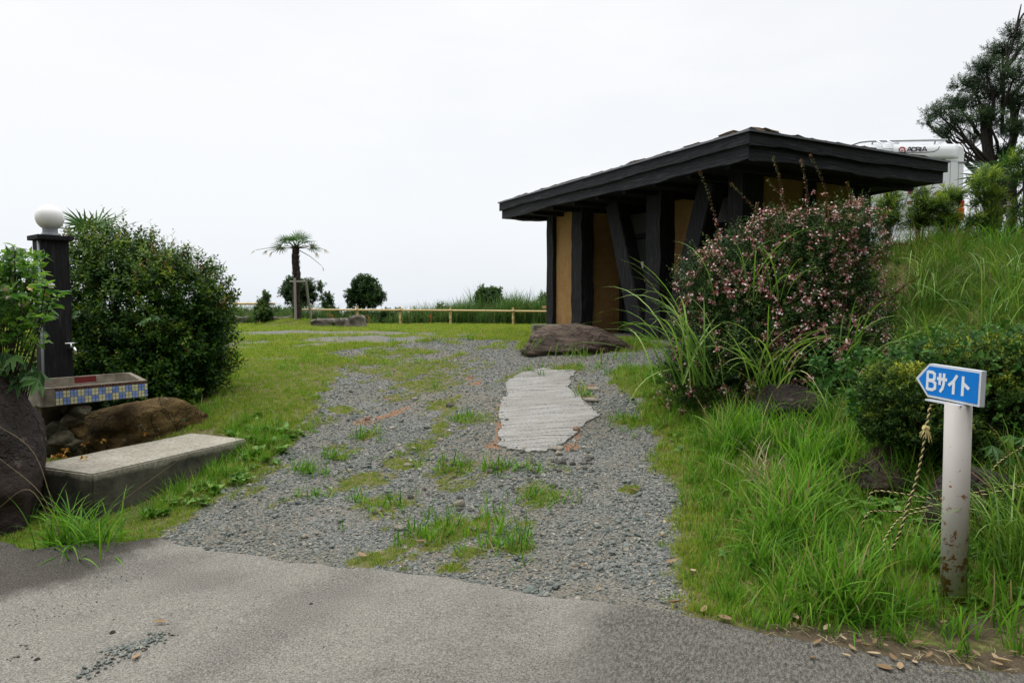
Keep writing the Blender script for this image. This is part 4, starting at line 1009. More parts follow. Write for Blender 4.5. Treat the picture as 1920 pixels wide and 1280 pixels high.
def prism(P, z0, z1):
    n = len(P); return MB().add([(x, y, z0) for x, y in P] + [(x, y, z1) for x, y in P], [tuple(reversed(range(n))), tuple(range(n, 2 * n))] + [(i, (i + 1) % n, n + (i + 1) % n, n + i) for i in range(n)])
board = prism(outl, -.028, .0).build('sign_board', SW, spost); on_board(board)
k = .012; inn = [(-bw / 2 + .004, bh / 2 - k), (tipx + .022, 0), (-bw / 2 + .004, -bh / 2 + k), (bw / 2 - k, -bh / 2 + k), (bw / 2 - k, bh / 2 - k)]
on_board(prism(inn[::-1] if False else inn, .0005, .0022).build('sign_face', SBL, spost))
m = Mat('letter_white', .45, .4); m.color((.72, .78, .84)); LW = m.m
GL = {'B': [[(.04, 0), (.04, 1)], [(.04, .965), (.40, .965), (.56, .88), (.56, .64), (.40, .53), (.04, .53)], [(.04, .50), (.44, .50), (.64, .40), (.64, .14), (.44, .035), (.04, .035)]],
      'sa': [[(0, .68), (1, .68)], [(.30, .98), (.30, .36)], [(.70, 1.0), (.70, .45), (.60, .2), (.36, .0)]],
      'i': [[(.86, 1.0), (.55, .68), (.04, .42)], [(.57, .62), (.57, 0)]],
      'to': [[(.22, 1.0), (.22, 0)], [(.26, .64), (.76, .40)]]}
hL = bh * .56
xs0 = -bw / 2 + .012
for ch, f0_, f1_ in (('B', -.02, .155), ('sa', .185, .385), ('i', .41, .60), ('to', .64, .86)):
    mb = MB(); sc_x = (f1_ - f0_) * bw / (.64 if ch == 'B' else 1.0); xo_ = -bw / 2 + f0_ * bw
    for si, st_ in enumerate(GL[ch]):
        mb.ribbon([(xo_ + p[0] * sc_x, -hL / 2 + p[1] * hL) for p in st_], .0155, .0024, .0034 + si * .0003)
    on_board(mb.build('letter', LW, spost))
m = Mat('rusting_pipe', .5, .4)
n1 = m.noise(26, 6, .7); sp3 = m.n('ShaderNodeSeparateXYZ'); m.l(m.co(), sp3.inputs[0]); n3 = m.noise(9, 3)
rust = m.ramp(m.math('ADD', n1, m.math('ADD', m.math('MULTIPLY', sp3.outputs[2], -.26), m.math('MULTIPLY', n3, .12))), [(.525, 0.0), (.55, 1.0)])
streak = m.ramp(m.math('ADD', m.noise(16, 4, .6, stretch=(1, 1, .12)), m.math('MULTIPLY', sp3.outputs[2], -.14)), [(.5, 0.0), (.62, .45)])
c = m.mix(streak, m.mix(m.noise(4, 4), (.44, .41, .38), (.51, .485, .455)), (.42, .30, .17)); c = m.mix(rust, c, m.mix(n1, (.10, .04, .012), (.27, .12, .035)))
m.color(c); m.bump(rust, .003, -.6); PIPE = m.m
ptop = at(1797, 756, Yp)
prad = 22.5 / 1280 * Yp
MB().tube([(0, 0, 0), ((ptop[0] - spost.location.x), ptop[1] - spost.location.y, ptop[2] - spost.location.z)], prad, 36).build('post', PIPE, spost, smooth=False)
pobj = [o for o in spost.children if o.name.startswith('post')][0]
pobj.data.polygons.foreach_set('use_smooth', np.array([len(p.vertices) == 4 for p in pobj.data.polygons]))
brk = at(1768, 757, Yp - .02); L = np.array(spost.location)
q0, q1 = at(1742, 756, 3.52) - L, at(1800, 757, 3.33) - L
MB().box((-.10, -.022, -.004), (.12, .022, .004)).build('bracket', SW, spost, loc=(q0 + q1) / 2 + np.array((0, 0, .006)), rot=(0, 0, math.atan2(q1[1] - q0[1], q1[0] - q0[0])))
# rope: two twisted strands
m = Mat('rope_yellow', .8, .2); m.color((.50, .42, .18)); RY = m.m
m = Mat('rope_black', .8, .2); m.color((.022, .022, .022)); RB = m.m
def smooth_path(P, n):
    P = np.array(P); t = np.linspace(0, len(P) - 1, n); out = []
    for q in t:
        i = int(min(q, len(P) - 2)); f = q - i; p0, p1, p2, p3 = P[max(i - 1, 0)], P[i], P[i + 1], P[min(i + 2, len(P) - 1)]
        out.append(.5 * ((2 * p1) + (-p0 + p2) * f + (2 * p0 - 5 * p1 + 4 * p2 - p3) * f * f + (-p0 + 3 * p1 - 3 * p2 + p3) * f ** 3))
    return np.array(out)
rope = thing('tiger_rope', 'black and yellow twisted rope hanging from the sign and trailing through grass', 'rope', q0 + L)
RL = np.array(rope.location)
def strands(P, n, r=.0031, pitch=.036):
    C = smooth_path(P, n); d = np.gradient(C, axis=0); d /= np.linalg.norm(d, axis=1)[:, None] + 1e-9
    s_ = np.concatenate([[0], np.cumsum(np.linalg.norm(np.diff(C, axis=0), axis=1))]); a = np.cross(d, np.array((.3, .9, .2))); a /= np.linalg.norm(a, axis=1)[:, None]; b_ = np.cross(d, a)
    for ph0, mat, nm in ((0, RY, 'yellow_strand'), (math.pi, RB, 'black_strand')):
        t = s_ / pitch * 2 * math.pi + ph0
        MB().tube(C + r * .8 * (a * np.cos(t)[:, None] + b_ * np.sin(t)[:, None]) - RL, r, 6).build(nm, mat, rope, smooth=True)
strands([at(1750, 757, 3.50), at(1743, 765, 3.48), at(1740, 785, 3.46), at(1735, 805, 3.45), at(1729, 850, 3.44), at(1716, 905, 3.43), at(1703, 945, 3.42), at(1690, 990, 3.41), at(1676, 1022, 3.42), at(1672, 1030, 3.44)], 220, .0038)
strands([at(1622, 1000, 3.9), at(1617, 985, 3.9), at(1625, 965, 3.9), at(1640, 958, 3.95), at(1690, 958, 4.0), at(1745, 948, 4.0), at(1790, 940, 3.95), at(1840, 928, 3.9), at(1930, 908, 3.8)], 200)
strands([at(1660, 1045, 3.7), at(1656, 1030, 3.7), at(1662, 1005, 3.75), at(1690, 970, 3.85), at(1740, 955, 3.9)], 110)
strands([at(1628, 945, 4.15), at(1632, 925, 4.15), at(1650, 920, 4.15), at(1690, 925, 4.1), at(1760, 935, 4.05), at(1820, 925, 4.0), at(1880, 912, 3.95), at(1960, 905, 3.9)], 200)
strands([at(1820, 915, 4.1), at(1850, 895, 4.15), at(1875, 865, 4.2), at(1930, 830, 4.3)], 90)
kn = MB()
for i in range(14):
    a = i * 2.4; kn.tube([np.array((0, 0, 0)), np.array((.010 * math.cos(a), .010 * math.sin(a), -.012)), np.array((.028 * math.cos(a), .028 * math.sin(a), -.03 - .02 * (i % 3)))], [.004, .003, .0012], 5)
kn.tube([(-.012, 0, .004), (.012, 0, -.004)], .013, 8)
kn.build('knot', RY, rope, loc=at(1736, 802, 3.44) - RL)

# ------------------------------------------------------------------ bamboo fences
m = Mat('bamboo_pole', .45, .4)
bz = m.noise(6, 4); m.color(m.mix(bz, (.46, .33, .13), (.60, .47, .24))); BAM = m.m
def bamboo(pts, r, name, par):
    """pole with swollen nodes every ~35 cm"""
    a, b_ = np.array(pts[0], float), np.array(pts[1], float); L = np.linalg.norm(b_ - a); n = max(2, int(L / .35)); P = []; rad = []
    for i in range(n + 1):
        t = i / n
        for dt, rf in ((-.012, 1.0), (-.004, 1.12), (.004, 1.12), (.012, .98)):
            q = t + dt / L
            if 0 <= q <= 1: P.append(a + (b_ - a) * q); rad.append(r * rf)
    MB().tube(P, rad, 10).build(name, BAM, par, smooth=True)
def bfence(label, posts, rail, Yd, r):
    base = at(posts[0][0], 608, Yd); base[2] = float(H(base[0], Yd))
    f = thing('bamboo_fence', label, 'fence', base)
    for px, yt in posts:
        q = at(px, yt, Yd); g0 = float(H(q[0], Yd)) - .1
        bamboo([(q[0] - base[0], 0, g0 - base[2]), (q[0] - base[0], 0, q[2] - base[2])], r, 'fence_post', f)
    for k in range(len(rail) - 1):
        a, b_ = at(*rail[k], Yd) - base, at(*rail[k + 1], Yd) - base
        bamboo([(a[0], -.065 - .012 * (k % 2), a[2]), (b_[0], -.065 - .012 * (k % 2), b_[2])], r * .82, 'rail', f)
        for px, yt in posts:
            pass
    for px, yt in posts:
        q = at(px, rail[0][1] + (rail[-1][1] - rail[0][1]) * (px - rail[0][0]) / (rail[-1][0] - rail[0][0]), Yd) - base
        MB().tube([(q[0] - .045, -.10, q[2] - .02), (q[0] + .045, -.10, q[2] + .02), (q[0] + .045, .04, q[2] + .01), (q[0] - .045, .04, q[2] - .01), (q[0] - .045, -.10, q[2] - .02)], .006, 5).build('lashing', RB, f)
bfence('short bamboo rail fence left of the palm', [(424, 562), (484, 562)], [(385, 569), (517, 569.5)], 17.2, .036)
bfence('long bamboo rail fence running from the palm to the hut', [(582, 573), (669.5, 573), (750, 575), (844.5, 575), (962, 576), (1042, 577)], [(568, 580.5), (800, 581.5), (910, 582.5), (1050, 584)], 17.4, .030)
wb = thing('wooden_marker', 'small pale wooden marker board on a stake at the fence end by the hut', 'marker', (*at(1021, 600, 16.6)[:2], 1.0))
WB0 = at(1021, 600, 16.6)
m = Mat('raw_board', .7, .3); m.color(m.mix(m.noise(20, 3), (.42, .30, .13), (.58, .44, .22))); 
zt = at(1021, 576, 16.6)[2] - 1.0
MB().box((-.06, -.02, zt - .035), (.22, .0, zt + .035)).build('board', m.m, wb, bevel=.004); MB().box((.08, .0, -.1), (.13, .04, zt + .03)).build('stake', m.m, wb)
MB().ribbon([(.01, -.006), (.03, .008), (.05, -.006), (.07, .008)], .006, 0, .002).build('painted_mark', RB, wb, loc=(0, -.021, zt), rot=(math.pi / 2, 0, 0))

# ------------------------------------------------------------------ motorhome on the bank
m = Mat('gelcoat_white', .3, .5); m.color(m.mix(m.noise(1.5, 4), (.74, .77, .79), (.80, .82, .83))); GEL = m.m
m = Mat('seam_grey', .5, .4); m.color((.40, .42, .44)); SEAM = m.m
m = Mat('logo_navy', .5, .4); m.color((.045, .035, .06)); NAVY = m.m
m = Mat('logo_red', .5, .4); m.color((.5, .03, .035)); LRED = m.m
m = Mat('lamp_red', .2, .5); m.color((.45, .02, .015)); m.b.inputs['Coat Weight'].default_value = .5; LAMPR = m.m
m = Mat('lamp_orange', .2, .5); m.color((.75, .16, .02)); LAMPO = m.m
m = Mat('alu_tube', .35, .5); m.color((.58, .60, .63)); m.b.inputs['Metallic'].default_value = .3; ALU = m.m
m = Mat('tyre_rubber', .8, .3); m.color((.02, .02, .02)); TYRE = m.m
m = Mat('dark_glass', .1, .5); m.color((.02, .025, .03)); DGL = m.m
m = Mat('maroon_grip', .5, .4); m.color((.16, .012, .03)); GRIP = m.m
MY = 15.6
ml, mr_ = at(1611, 300, MY), at(1808, 300, MY); MW = mr_[0] - ml[0]; mtop = at(1710, 268, MY)[2]; MX = (ml[0] + mr_[0]) / 2; MZ = 2.42
van = thing('motorhome', 'white motorhome parked on the bank, its rear with bike rack and ladder facing the hut', 'motorhome', (MX, MY, MZ), -.03)
def px2l(px, py): q = at(px, py, MY); return q[0] - MX, q[2] - MZ
ht = mtop - MZ; hw = MW / 2
def van_body():
    bm = bmesh.new(); S = []
    prof = rrect(-hw, .35, hw, ht, .15, 6)
    for y_, sc, dz in ((.0, .975, -.02), (.05, .993, -.005), (.14, 1, 0), (5.2, 1, 0), (5.9, .97, -.1), (6.4, .9, -.5)):
        S.append([bm.verts.new((x_ * sc, y_, .35 + (z_ - .35) * sc + dz * (z_ - .35) / ht)) for x_, z_ in prof])
    n = len(prof)
    for i in range(len(S) - 1):
        for k in range(n): bm.faces.new((S[i][k], S[i][(k + 1) % n], S[i + 1][(k + 1) % n], S[i + 1][k]))
    bm.faces.new(S[0][::-1]); bm.faces.new(S[-1]); bmesh.ops.recalc_face_normals(bm, faces=bm.faces[:])
    me = bpy.data.meshes.new('body'); bm.to_mesh(me); bm.free(); return me
bo = obj('body', van_body(), GEL, van); bo.data.polygons.foreach_set('use_smooth', np.array([len(p.vertices) == 4 for p in bo.data.polygons]))
# upper moulded brow, step and seams
zb_ = px2l(1700, 295)[1]
bz0, bz1 = px2l(1700, 297)[1], px2l(1700, 271)[1]
mb = MB()
secs = []
for x_ in np.linspace(-hw + .10, hw - .16, 15):
    e_ = min(1, (x_ + hw - .10) / .25, (hw - .16 - x_) / .25); d = -.036 * math.sqrt(max(.05, e_)) - .004
    secs.append([(x_, .02, bz1), (x_, d * .6, bz1 - .03), (x_, d, bz1 - .14), (x_, d, bz0 + .06), (x_, d * .7, bz0), (x_, .02, bz0 - .03)])
for i, s_ in enumerate(secs):
    mb.v += [tuple(map(float, p)) for p in s_]
for i in range(len(secs) - 1):
    for k in range(5): mb.f.append([i * 6 + k, (i + 1) * 6 + k, (i + 1) * 6 + k + 1, i * 6 + k + 1])
mb.f.append(list(range(6))); mb.f.append([(len(secs) - 1) * 6 + k for k in reversed(range(6))])
mb.build('rear_brow', GEL, van, smooth=True)
MB().box((-hw + .12, -.004, bz0 - .075), (hw - .17, .01, bz0 - .062)).build('seam', SEAM, van)
MB().box((hw - .15, -.006, .5), (hw - .135, .02, bz0 - .05)).build('seam', SEAM, van)
MB().box((hw - .33, -.006, .5), (hw - .318, .02, bz0 - .08)).build('seam', SEAM, van)
MB().box((hw - .02 - .14, -.02, bz0 - .10), (hw + .012, .5, bz0 - .075)).build('seam', SEAM, van)
MB().box((px2l(1655, 0)[0], -.012, .9), (px2l(1676, 0)[0] + .02, .012, 1.45)).build('service_hatch', GEL, van, bevel=.01)
# lettering on the brow
LETT = {'A': [[(0, 0), (.42, 1), (.58, 1), (1, 0)], [(.22, .30), (.80, .30)]], 'D': [[(0, .06), (.62, .06), (.96, .28), (.96, .72), (.62, .94), (0, .94)], [(.07, .1), (.07, .9)]],
        'R': [[(.07, 0), (.07, 1)], [(.07, .94), (.75, .94), (.92, .80), (.92, .60), (.75, .46), (.1, .46)], [(.5, .42), (.95, 0)]], 'I': [[(.5, 0), (.5, 1)]]}
lz0, lz1 = px2l(0, 284.5)[1], px2l(0, 277)[1]; lx = px2l(1699.5, 280)[0]; lh = lz1 - lz0; adv = [.14, .135, .135, .065, .14]
xx = lx
for ch, a in zip('ADRIA', adv):
    mb = MB()
    for si, st_ in enumerate(LETT[ch]):
        mb.ribbon([(p[0] * .105 if ch != 'I' else .02, p[1] * lh) for p in st_], .021, 0, .002 + .0004 * si)
    mb.build('letter', NAVY, van, loc=(xx, -.042, lz0), rot=(math.pi / 2, 0, 0)); xx += a * (px2l(1743, 0)[0] - lx) / sum(adv[:4] + [.115])
ex0 = px2l(1685, 280)[0]
mb = MB(); mb.ribbon([(0, 0), (.0, .06), (.03, .085), (.09, .085), (.12, .06), (.12, 0), (.15, -.004)], .026, 0, .002); mb.ribbon([(.035, .02), (.085, .02)], .022, 0, .003); mb.build('emblem', LRED, van, loc=(ex0, -.042, lz0), rot=(math.pi / 2, 0, 0))
sx0, sx1 = px2l(1660, 0)[0], px2l(1769, 0)[0]; sz0 = px2l(0, 285.5)[1]
mb = MB(); P = [(sx0, .06), (sx0 + .05, .02), (sx0 + .14, -.01), (sx1 - .3, -.015), (sx1 - .12, .0), (sx1 - .04, .05), (sx1 + .0, .12)]
mb.ribbon(P, .014, 0, .002); mb.build('swoosh', NAVY, van, loc=(0, -.042, sz0), rot=(math.pi / 2, 0, 0))
# roof rail, ladder, bike rack, lamps, wheels
rz_ = px2l(0, 263.5)[1]
MB().tube([(px2l(1606, 0)[0], .5, ht - .05), (px2l(1609, 0)[0], .12, ht - .02), (px2l(1622, 0)[0], .05, rz_ - .02), (px2l(1640, 0)[0], .04, rz_), (px2l(1783, 0)[0], .04, rz_ + .01), (px2l(1784, 0)[0], .3, rz_ + .0)], .028, 10).build('roof_rail', ALU, van, smooth=True)
for px in (1648, 1765): MB().tube([(px2l(px, 0)[0], .1, ht - .04), (px2l(px, 0)[0], .06, rz_)], .018, 8).build('rail_foot', ALU, van, smooth=True)
MB().lathe([(.07, ht - .06), (.07, rz_ + .02), (.05, rz_ + .05), (.001, rz_ + .06)], 16, (px2l(1704, 0)[0], .35)).build('roof_vent', SEAM, van, smooth=True)
lad = []
for px in (1658, 1678):
    x_ = px2l(px, 0)[0]
    MB().tube([(x_ - .05, .25, ht + .05), (x_ - .05, .02, ht + .055), (x_, -.11, ht - .04), (x_, -.13, ht - .2), (x_, -.13, .75)], .02, 10).build('ladder_rail', ALU, van, smooth=True)
for k in range(7):
    z_ = px2l(0, 281)[1] - k * .27
    MB().tube([(px2l(1658, 0)[0], -.13, z_), (px2l(1678, 0)[0], -.13, z_)], .012, 8).build('rung', ALU, van)
bz2 = px2l(0, 367)[1]
MB().tube([(px2l(1690, 0)[0], -.04, bz2), (px2l(1692, 0)[0], -.30, bz2), (px2l(1790, 0)[0], -.30, bz2), (px2l(1792, 0)[0], -.04, bz2)], .016, 8).build('bike_rack_bar', SEAM, van, smooth=True)
MB().tube([(px2l(1706, 0)[0], -.02, bz2 - .3), (px2l(1706, 0)[0], -.2, bz2 + .02), (px2l(1712, 0)[0], -.22, bz2 + .07), (px2l(1748, 0)[0], -.22, bz2 + .07), (px2l(1753, 0)[0], -.2, bz2 + .02), (px2l(1753, 0)[0], -.02, bz2 - .3)], .018, 8).build('bike_rack_frame', ALU, van, smooth=True)
MB().tube([(px2l(1694, 0)[0], -.30, bz2 - .02), (px2l(1690, 0)[0], -.32, bz2 - .10), (px2l(1691, 0)[0], -.30, bz2 - .28), (px2l(1697, 0)[0], -.2, bz2 - .34)], .014, 8).build('bike_rack_hook', SEAM, van, smooth=True)
for px, py in ((1693, 366), (1702, 372), (1692, 384), (1694, 396), (1741, 367), (1747, 371), (1789, 365), (1760, 367), (1777, 366)):
    x_, z_ = px2l(px, py); MB().box((x_ - .045, -.35, z_ - .03), (x_ + .045, -.26, z_ + .035)).build('clamp_grip', GRIP, van, bevel=.012)
x0_, x1_ = px2l(1797, 0)[0], hw - .0
zl0, zl1 = px2l(0, 414)[1], px2l(0, 375)[1]
mb = MB(); mb.add([(x1_ - .02, -.02, zl1), (x1_ + .01, .1, zl1 - .02), (x1_ + .01, .1, zl0), (x1_ - .12, -.05, zl0), (x1_ - .10, -.05, zl0 + .28), (x1_ - .05, -.03, zl1 - .1)], [(0, 5, 4, 3, 2, 1)])
mb2 = MB().box((x1_ - .13, -.04, zl0), (x1_ + .004, .10, zl0 + .16)); mb2.build('tail_lamp', LAMPR, van, bevel=.02)
MB().box((x1_ - .115, -.045, zl0 + .165), (x1_ + .005, .10, zl0 + .29)).build('tail_lamp', LAMPO, van, bevel=.02)
MB().box((x1_ - .09, -.035, zl0 + .295), (x1_ + .006, .10, zl1)).build('tail_lamp', LAMPR, van, bevel=.03)
MB().box((-x1_ - .0, -.04, zl0), (-x1_ + .13, .10, zl1)).build('tail_lamp', LAMPR, van, bevel=.02)
MB().box((-hw + .05, -.07, .30), (hw - .05, .25, .62)).build('bumper', GEL, van, bevel=.05)
MB().box((-hw + .1, .06, .26), (hw - .1, 6.3, .40)).build('chassis', TYRE, van)
for y_ in (1.6, 5.4):
    for s_ in (-1, 1):
        w_ = MB().tube([(s_ * (hw - .28), y_, .34), (s_ * (hw - .04), y_, .34)], .34, 24).build('wheel', TYRE, van)
        MB().tube([(s_ * (hw - .05), y_, .34), (s_ * (hw - .025), y_, .34)], .2, 18).build('rim', ALU, w_)
for y_ in (1.2, 3.4): MB().box((hw - .004, y_, 1.4), (hw + .012, y_ + .9, 1.95)).build('side_window', DGL, van, bevel=.004)

# ------------------------------------------------------------------ plants
def leaf_shape(L, W, fold=.25, curl=.15, wide=.45):
    """folded leaf of 6 vertices: base, 2 left, tip, 2 right on a keel"""
    V = np.array([(0, 0, 0), (wide * L, -W / 2, fold * W), (wide * L, 0, 0), (wide * L, W / 2, fold * W), (L, 0, -curl * L)])
    F = np.array([(0, 1, 2), (0, 2, 3), (2, 1, 4), (3, 2, 4)])
    return V, F
def rotm(az, el, roll):
    ca, sa, ce, se, cr, sr = math.cos(az), math.sin(az), math.cos(el), math.sin(el), math.cos(roll), math.sin(roll)
    Rz = np.array([(ca, -sa, 0), (sa, ca, 0), (0, 0, 1)]); Ry = np.array([(ce, 0, -se), (0, 1, 0), (se, 0, ce)]); Rx = np.array([(1, 0, 0), (0, cr, -sr), (0, sr, cr)])
    return Rz @ Ry @ Rx
def sprig(seed, n, length, L, W, el=.5, pairs=False, twig=.003, fold=.25, curl=.15, tipT=.35):
    """leaves along a short twig that grows along +Z; returns V, F(tri), T(tint offset)"""
    r_ = np.random.default_rng(seed); LV, LF = leaf_shape(L, W, fold, curl); V = []; F = []; T = []
    k = 0
    for i in range(n):
        t = (i + .6) / n; az = (i // 2) * 1.57 + (i % 2) * 3.14 + r_.normal(0, .3) if pairs else i * 2.4 + r_.normal(0, .3)
        e_ = el + .6 * t * (1 - el) + r_.normal(0, .15); s_ = r_.uniform(.75, 1.1) * (1 - .35 * max(0, t - .7) / .3)
        q = (LV * s_) @ rotm(az, e_, r_.normal(0, .35)).T + np.array((r_.normal(0, .004), r_.normal(0, .004), t * length))
        V.append(q); F.append(LF + k); T.append(np.full(len(q), r_.uniform(-.15, .15) + tipT * (t - .5))); k += len(q)
    if twig:
        q = np.array([(-twig, 0, 0), (twig, 0, 0), (0, 0, length), (0, -twig, 0), (0, twig, 0)]); V.append(q); F.append(np.array([(0, 1, 2), (3, 4, 2)]) + k); T.append(np.full(5, -.3))
    return np.vstack(V), np.vstack(F), np.concatenate(T)
def frames(D, rng):
    D = D / (np.linalg.norm(D, axis=1)[:, None] + 1e-9); h = rng.normal(size=D.shape); X = np.cross(h, D); X /= np.linalg.norm(X, axis=1)[:, None] + 1e-9
    return np.stack([X, np.cross(D, X), D], -1)           # columns
def cloud(temps, P, D, S, tint, rng):
    Mx = frames(D, rng); which = rng.integers(0, len(temps), len(P)); Vs = []; Fs = []; Ts = []; base = 0
    for k, (V, F, T) in enumerate(temps):
        ix = np.nonzero(which == k)[0]
        if not len(ix): continue
        q = np.einsum('nij,vj->nvi', Mx[ix], V) * S[ix][:, None, None] + P[ix][:, None, :]
        Vs.append(q.reshape(-1, 3)); Fs.append((F[None] + (np.arange(len(ix)) * len(V))[:, None, None] + base).reshape(-1, 3))
        Ts.append(np.clip(tint[ix][:, None] + T[None], 0, 1).reshape(-1)); base += len(ix) * len(V)
    return np.vstack(Vs), np.vstack(Fs), np.concatenate(Ts)
def lumps_pts(L, n, rng, shell=.45, bottom=-.85):
    """points spread in the outer shell of a union of ellipsoids (cx,cy,cz,rx,ry,rz)"""
    L = np.array(L, float); w = (L[:, 3] * L[:, 4] + L[:, 4] * L[:, 5] + L[:, 3] * L[:, 5]); w /= w.sum(); ix = rng.choice(len(L), n, p=w)
    d = rng.normal(size=(n, 3)); d /= np.linalg.norm(d, axis=1)[:, None]; d = d[:]; r_ = 1 - shell * rng.uniform(size=n) ** 1.4
    q = L[ix, :3] + d * L[ix, 3:] * r_[:, None]
    nrm = d / L[ix, 3:]; nrm /= np.linalg.norm(nrm, axis=1)[:, None]
    # drop those deep inside another lump
    deep = np.zeros(n, bool)
    for k in range(len(L)):
        e_ = (((q - L[k, :3]) / L[k, 3:]) ** 2).sum(1); deep |= (e_ < (1 - shell) ** 2 * .8)
    keep = ~deep & (d[:, 2] > bottom)
    return q[keep], nrm[keep]
def plant(name, label, cat, base, group=None): return thing(name, label, cat, base, 0, group)
def foliage(nm, par, mat, temps, P, D, S, tint, rng):
    V, F, T = cloud(temps, P, D, S, tint, rng); V = V - np.array(par.location)
    return obj(nm, mesh_np(nm, V, F, False, T), mat, par)
def bark(nm, cols, sc=12): return rock_mat(nm, cols, sc, .02, .9, None, (3, 3, .6))
BARK = bark('grey_bark', [(.035, .03, .025), (.075, .065, .055), (.14, .125, .105)])
TWIG = bark('brown_twig', [(.03, .02, .013), (.06, .042, .028), (.1, .075, .05)], 20)
def limbs(nm, par, mat, paths, n=7):
    mb = MB()
    for P, r0, r1 in paths:
        C = smooth_path(P, max(4, 5 * (len(P) - 1))) - np.array(par.location)
        mb.tube(C, list(np.linspace(r0, r1, len(C))), n)
    return mb.build(nm, mat, par, smooth=True)

# --- large rounded bush by the pillar
rng = np.random.default_rng(21)
BUSHM = leaf_mat('glossy_bush_leaves', [(0, (.005, .030, .004)), (.35, (.022, .070, .006)), (.62, (.08, .155, .010)), (.82, (.20, .28, .02)), (.94, (.24, .13, .03)), (1, (.26, .08, .04))], .42, .2, .16, 0)
bb = np.array((-4.08, 7.75, .45)); bush = plant('round_bush', 'large rounded glossy dark green bush with reddish new shoots beside the lamp pillar', 'bush', bb)
Lp = [(-4.2, 7.75, 1.30, .88, .70, .95), (-4.75, 7.75, 1.7, .52, .50, .66), (-3.85, 7.8, 1.6, .56, .5, .52), (-3.72, 7.75, 1.1, .48, .5, .66), (-4.3, 7.5, .95, .74, .5, .55), (-4.85, 7.7, 1.0, .45, .45, .6), (-4.45, 7.8, 2.0, .46, .4, .42), (-3.8, 7.65, .8, .45, .4, .4), (-4.65, 7.4, .8, .55, .35, .5), (-4.1, 7.3, .75, .6, .35, .42)]
t1 = [sprig(i, 9, .15, .055, .026, .35, False, .0022, .22, .12, .30) for i in range(6)]
P, D = lumps_pts(Lp, 10500, rng, .42)
cl_ = wob(P[:, 0] * 1.0 + P[:, 2], P[:, 2] * 1.3 + P[:, 1], 3.6, 1)
D2 = D * .8 + rng.normal(0, .38, D.shape) + np.array((0, 0, .55))
tint = np.clip(.30 + .20 * cl_ + .12 * rng.normal(size=len(P)) + .20 * np.clip((P[:, 2] - 1.3) * .8, 0, 1), 0, .70)
foliage('crown', bush, BUSHM, t1, P + D * .11 * cl_[:, None], D2, rng.uniform(.75, 1.25, len(P)), tint, rng)
P, D = lumps_pts(Lp, 800, rng, .04, -.1); keep = (D[:, 2] > .2) & (rng.uniform(size=len(P)) < .25 + .75 * (P[:, 2] > 1.7))
P, D = P[keep], D[keep]
t2 = [sprig(20 + i, 12, .24, .042, .02, .5, False, .0022, .2, .1, .5) for i in range(4)]
foliage('new_shoots', bush, BUSHM, t2, P, D * .5 + rng.normal(0, .2, D.shape) + np.array((0, 0, .9)), rng.uniform(.6, 1.25, len(P)), np.clip(rng.uniform(.5, 1.0, len(P)), 0, 1), rng)
limbs('stems', bush, TWIG, [([bb + (rng.normal(0, .08), rng.normal(0, .06), -.1), bb + (rng.normal(0, .2), rng.normal(0, .15), .5), np.array(l_[:3])], .028, .008) for l_ in Lp for _ in (0, 1)])

# --- gardenia at the left edge: its large leaves are parts
GARD = leaf_mat('gardenia_leaf', [(0, (.025, .085, .014)), (.45, (.07, .19, .024)), (.8, (.18, .36, .04)), (1, (.30, .48, .07))], .4, .4, .25, .9)
m = Mat('cream_petals', .6, .3); oi = m.n('ShaderNodeObjectInfo').outputs['Random']; m.color(m.ramp(oi, [(0, (.72, .70, .60)), (.6, (.70, .62, .40)), (1, (.62, .40, .12))])); PET = m.m
def big_leaf(L, W, seed, mat):
    r_ = random.Random(seed); V = []; F = []; n = 5
    for i in range(n + 1):
        t = i / n; w = W / 2 * math.sin(math.pi * min(1, .06 + .9 * t)) ** .75; z = -.22 * L * t * t + .03 * L * math.sin(t * 9 + seed)
        for s_ in (-1, 0, 1): V.append((L * t, s_ * w, z + abs(s_) * w * .35))
    for i in range(n):
        for s_ in range(2): F.append((3 * i + s_, 3 * i + 3 + s_, 3 * i + 4 + s_, 3 * i + 1 + s_))
    me = mesh_np('leaf', np.array(V), np.array(F), True, np.full(len(V), .5)); me.materials.append(mat); return me
gl = [big_leaf(.085, .044, i, GARD) for i in range(3)] + [big_leaf(.062, .034, 5, GARD)]
gb = np.array((-3.98, 5.25, .35)); gard = plant('gardenia_shrub', 'open gardenia shrub with cream flowers at the left edge in front of the pillar', 'shrub', gb)
rr = random.Random(17); stems = []; ends = []
tg = [(5, 480), (28, 470), (50, 478), (55, 500), (20, 500), (64, 498), (85, 535), (98, 550), (108, 556), (60, 545), (40, 560), (15, 540), (5, 565), (85, 575), (30, 590), (8, 610), (-20, 480), (-40, 520), (-30, 560), (70, 590), (20, 625), (45, 610), (-15, 620), (60, 525), (35, 520), (-8, 505), (30, 515), (12, 500), (66, 520), (70, 545), (48, 590), (25, 575), (95, 560), (60, 515), (80, 600), (60, 610)]
for px, py in tg:
    e_ = at(px, py, 5.0 + rr.uniform(-.25, .3)); mid = gb + (e_ - gb) * .5 + np.array((rr.uniform(-.08, .05), rr.uniform(-.08, .08), .08)); stems.append(([gb, mid, e_], .007, .003)); ends.append((e_, e_ - mid, mid))
limbs('stems', gard, TWIG, stems, 6)
nl = 0
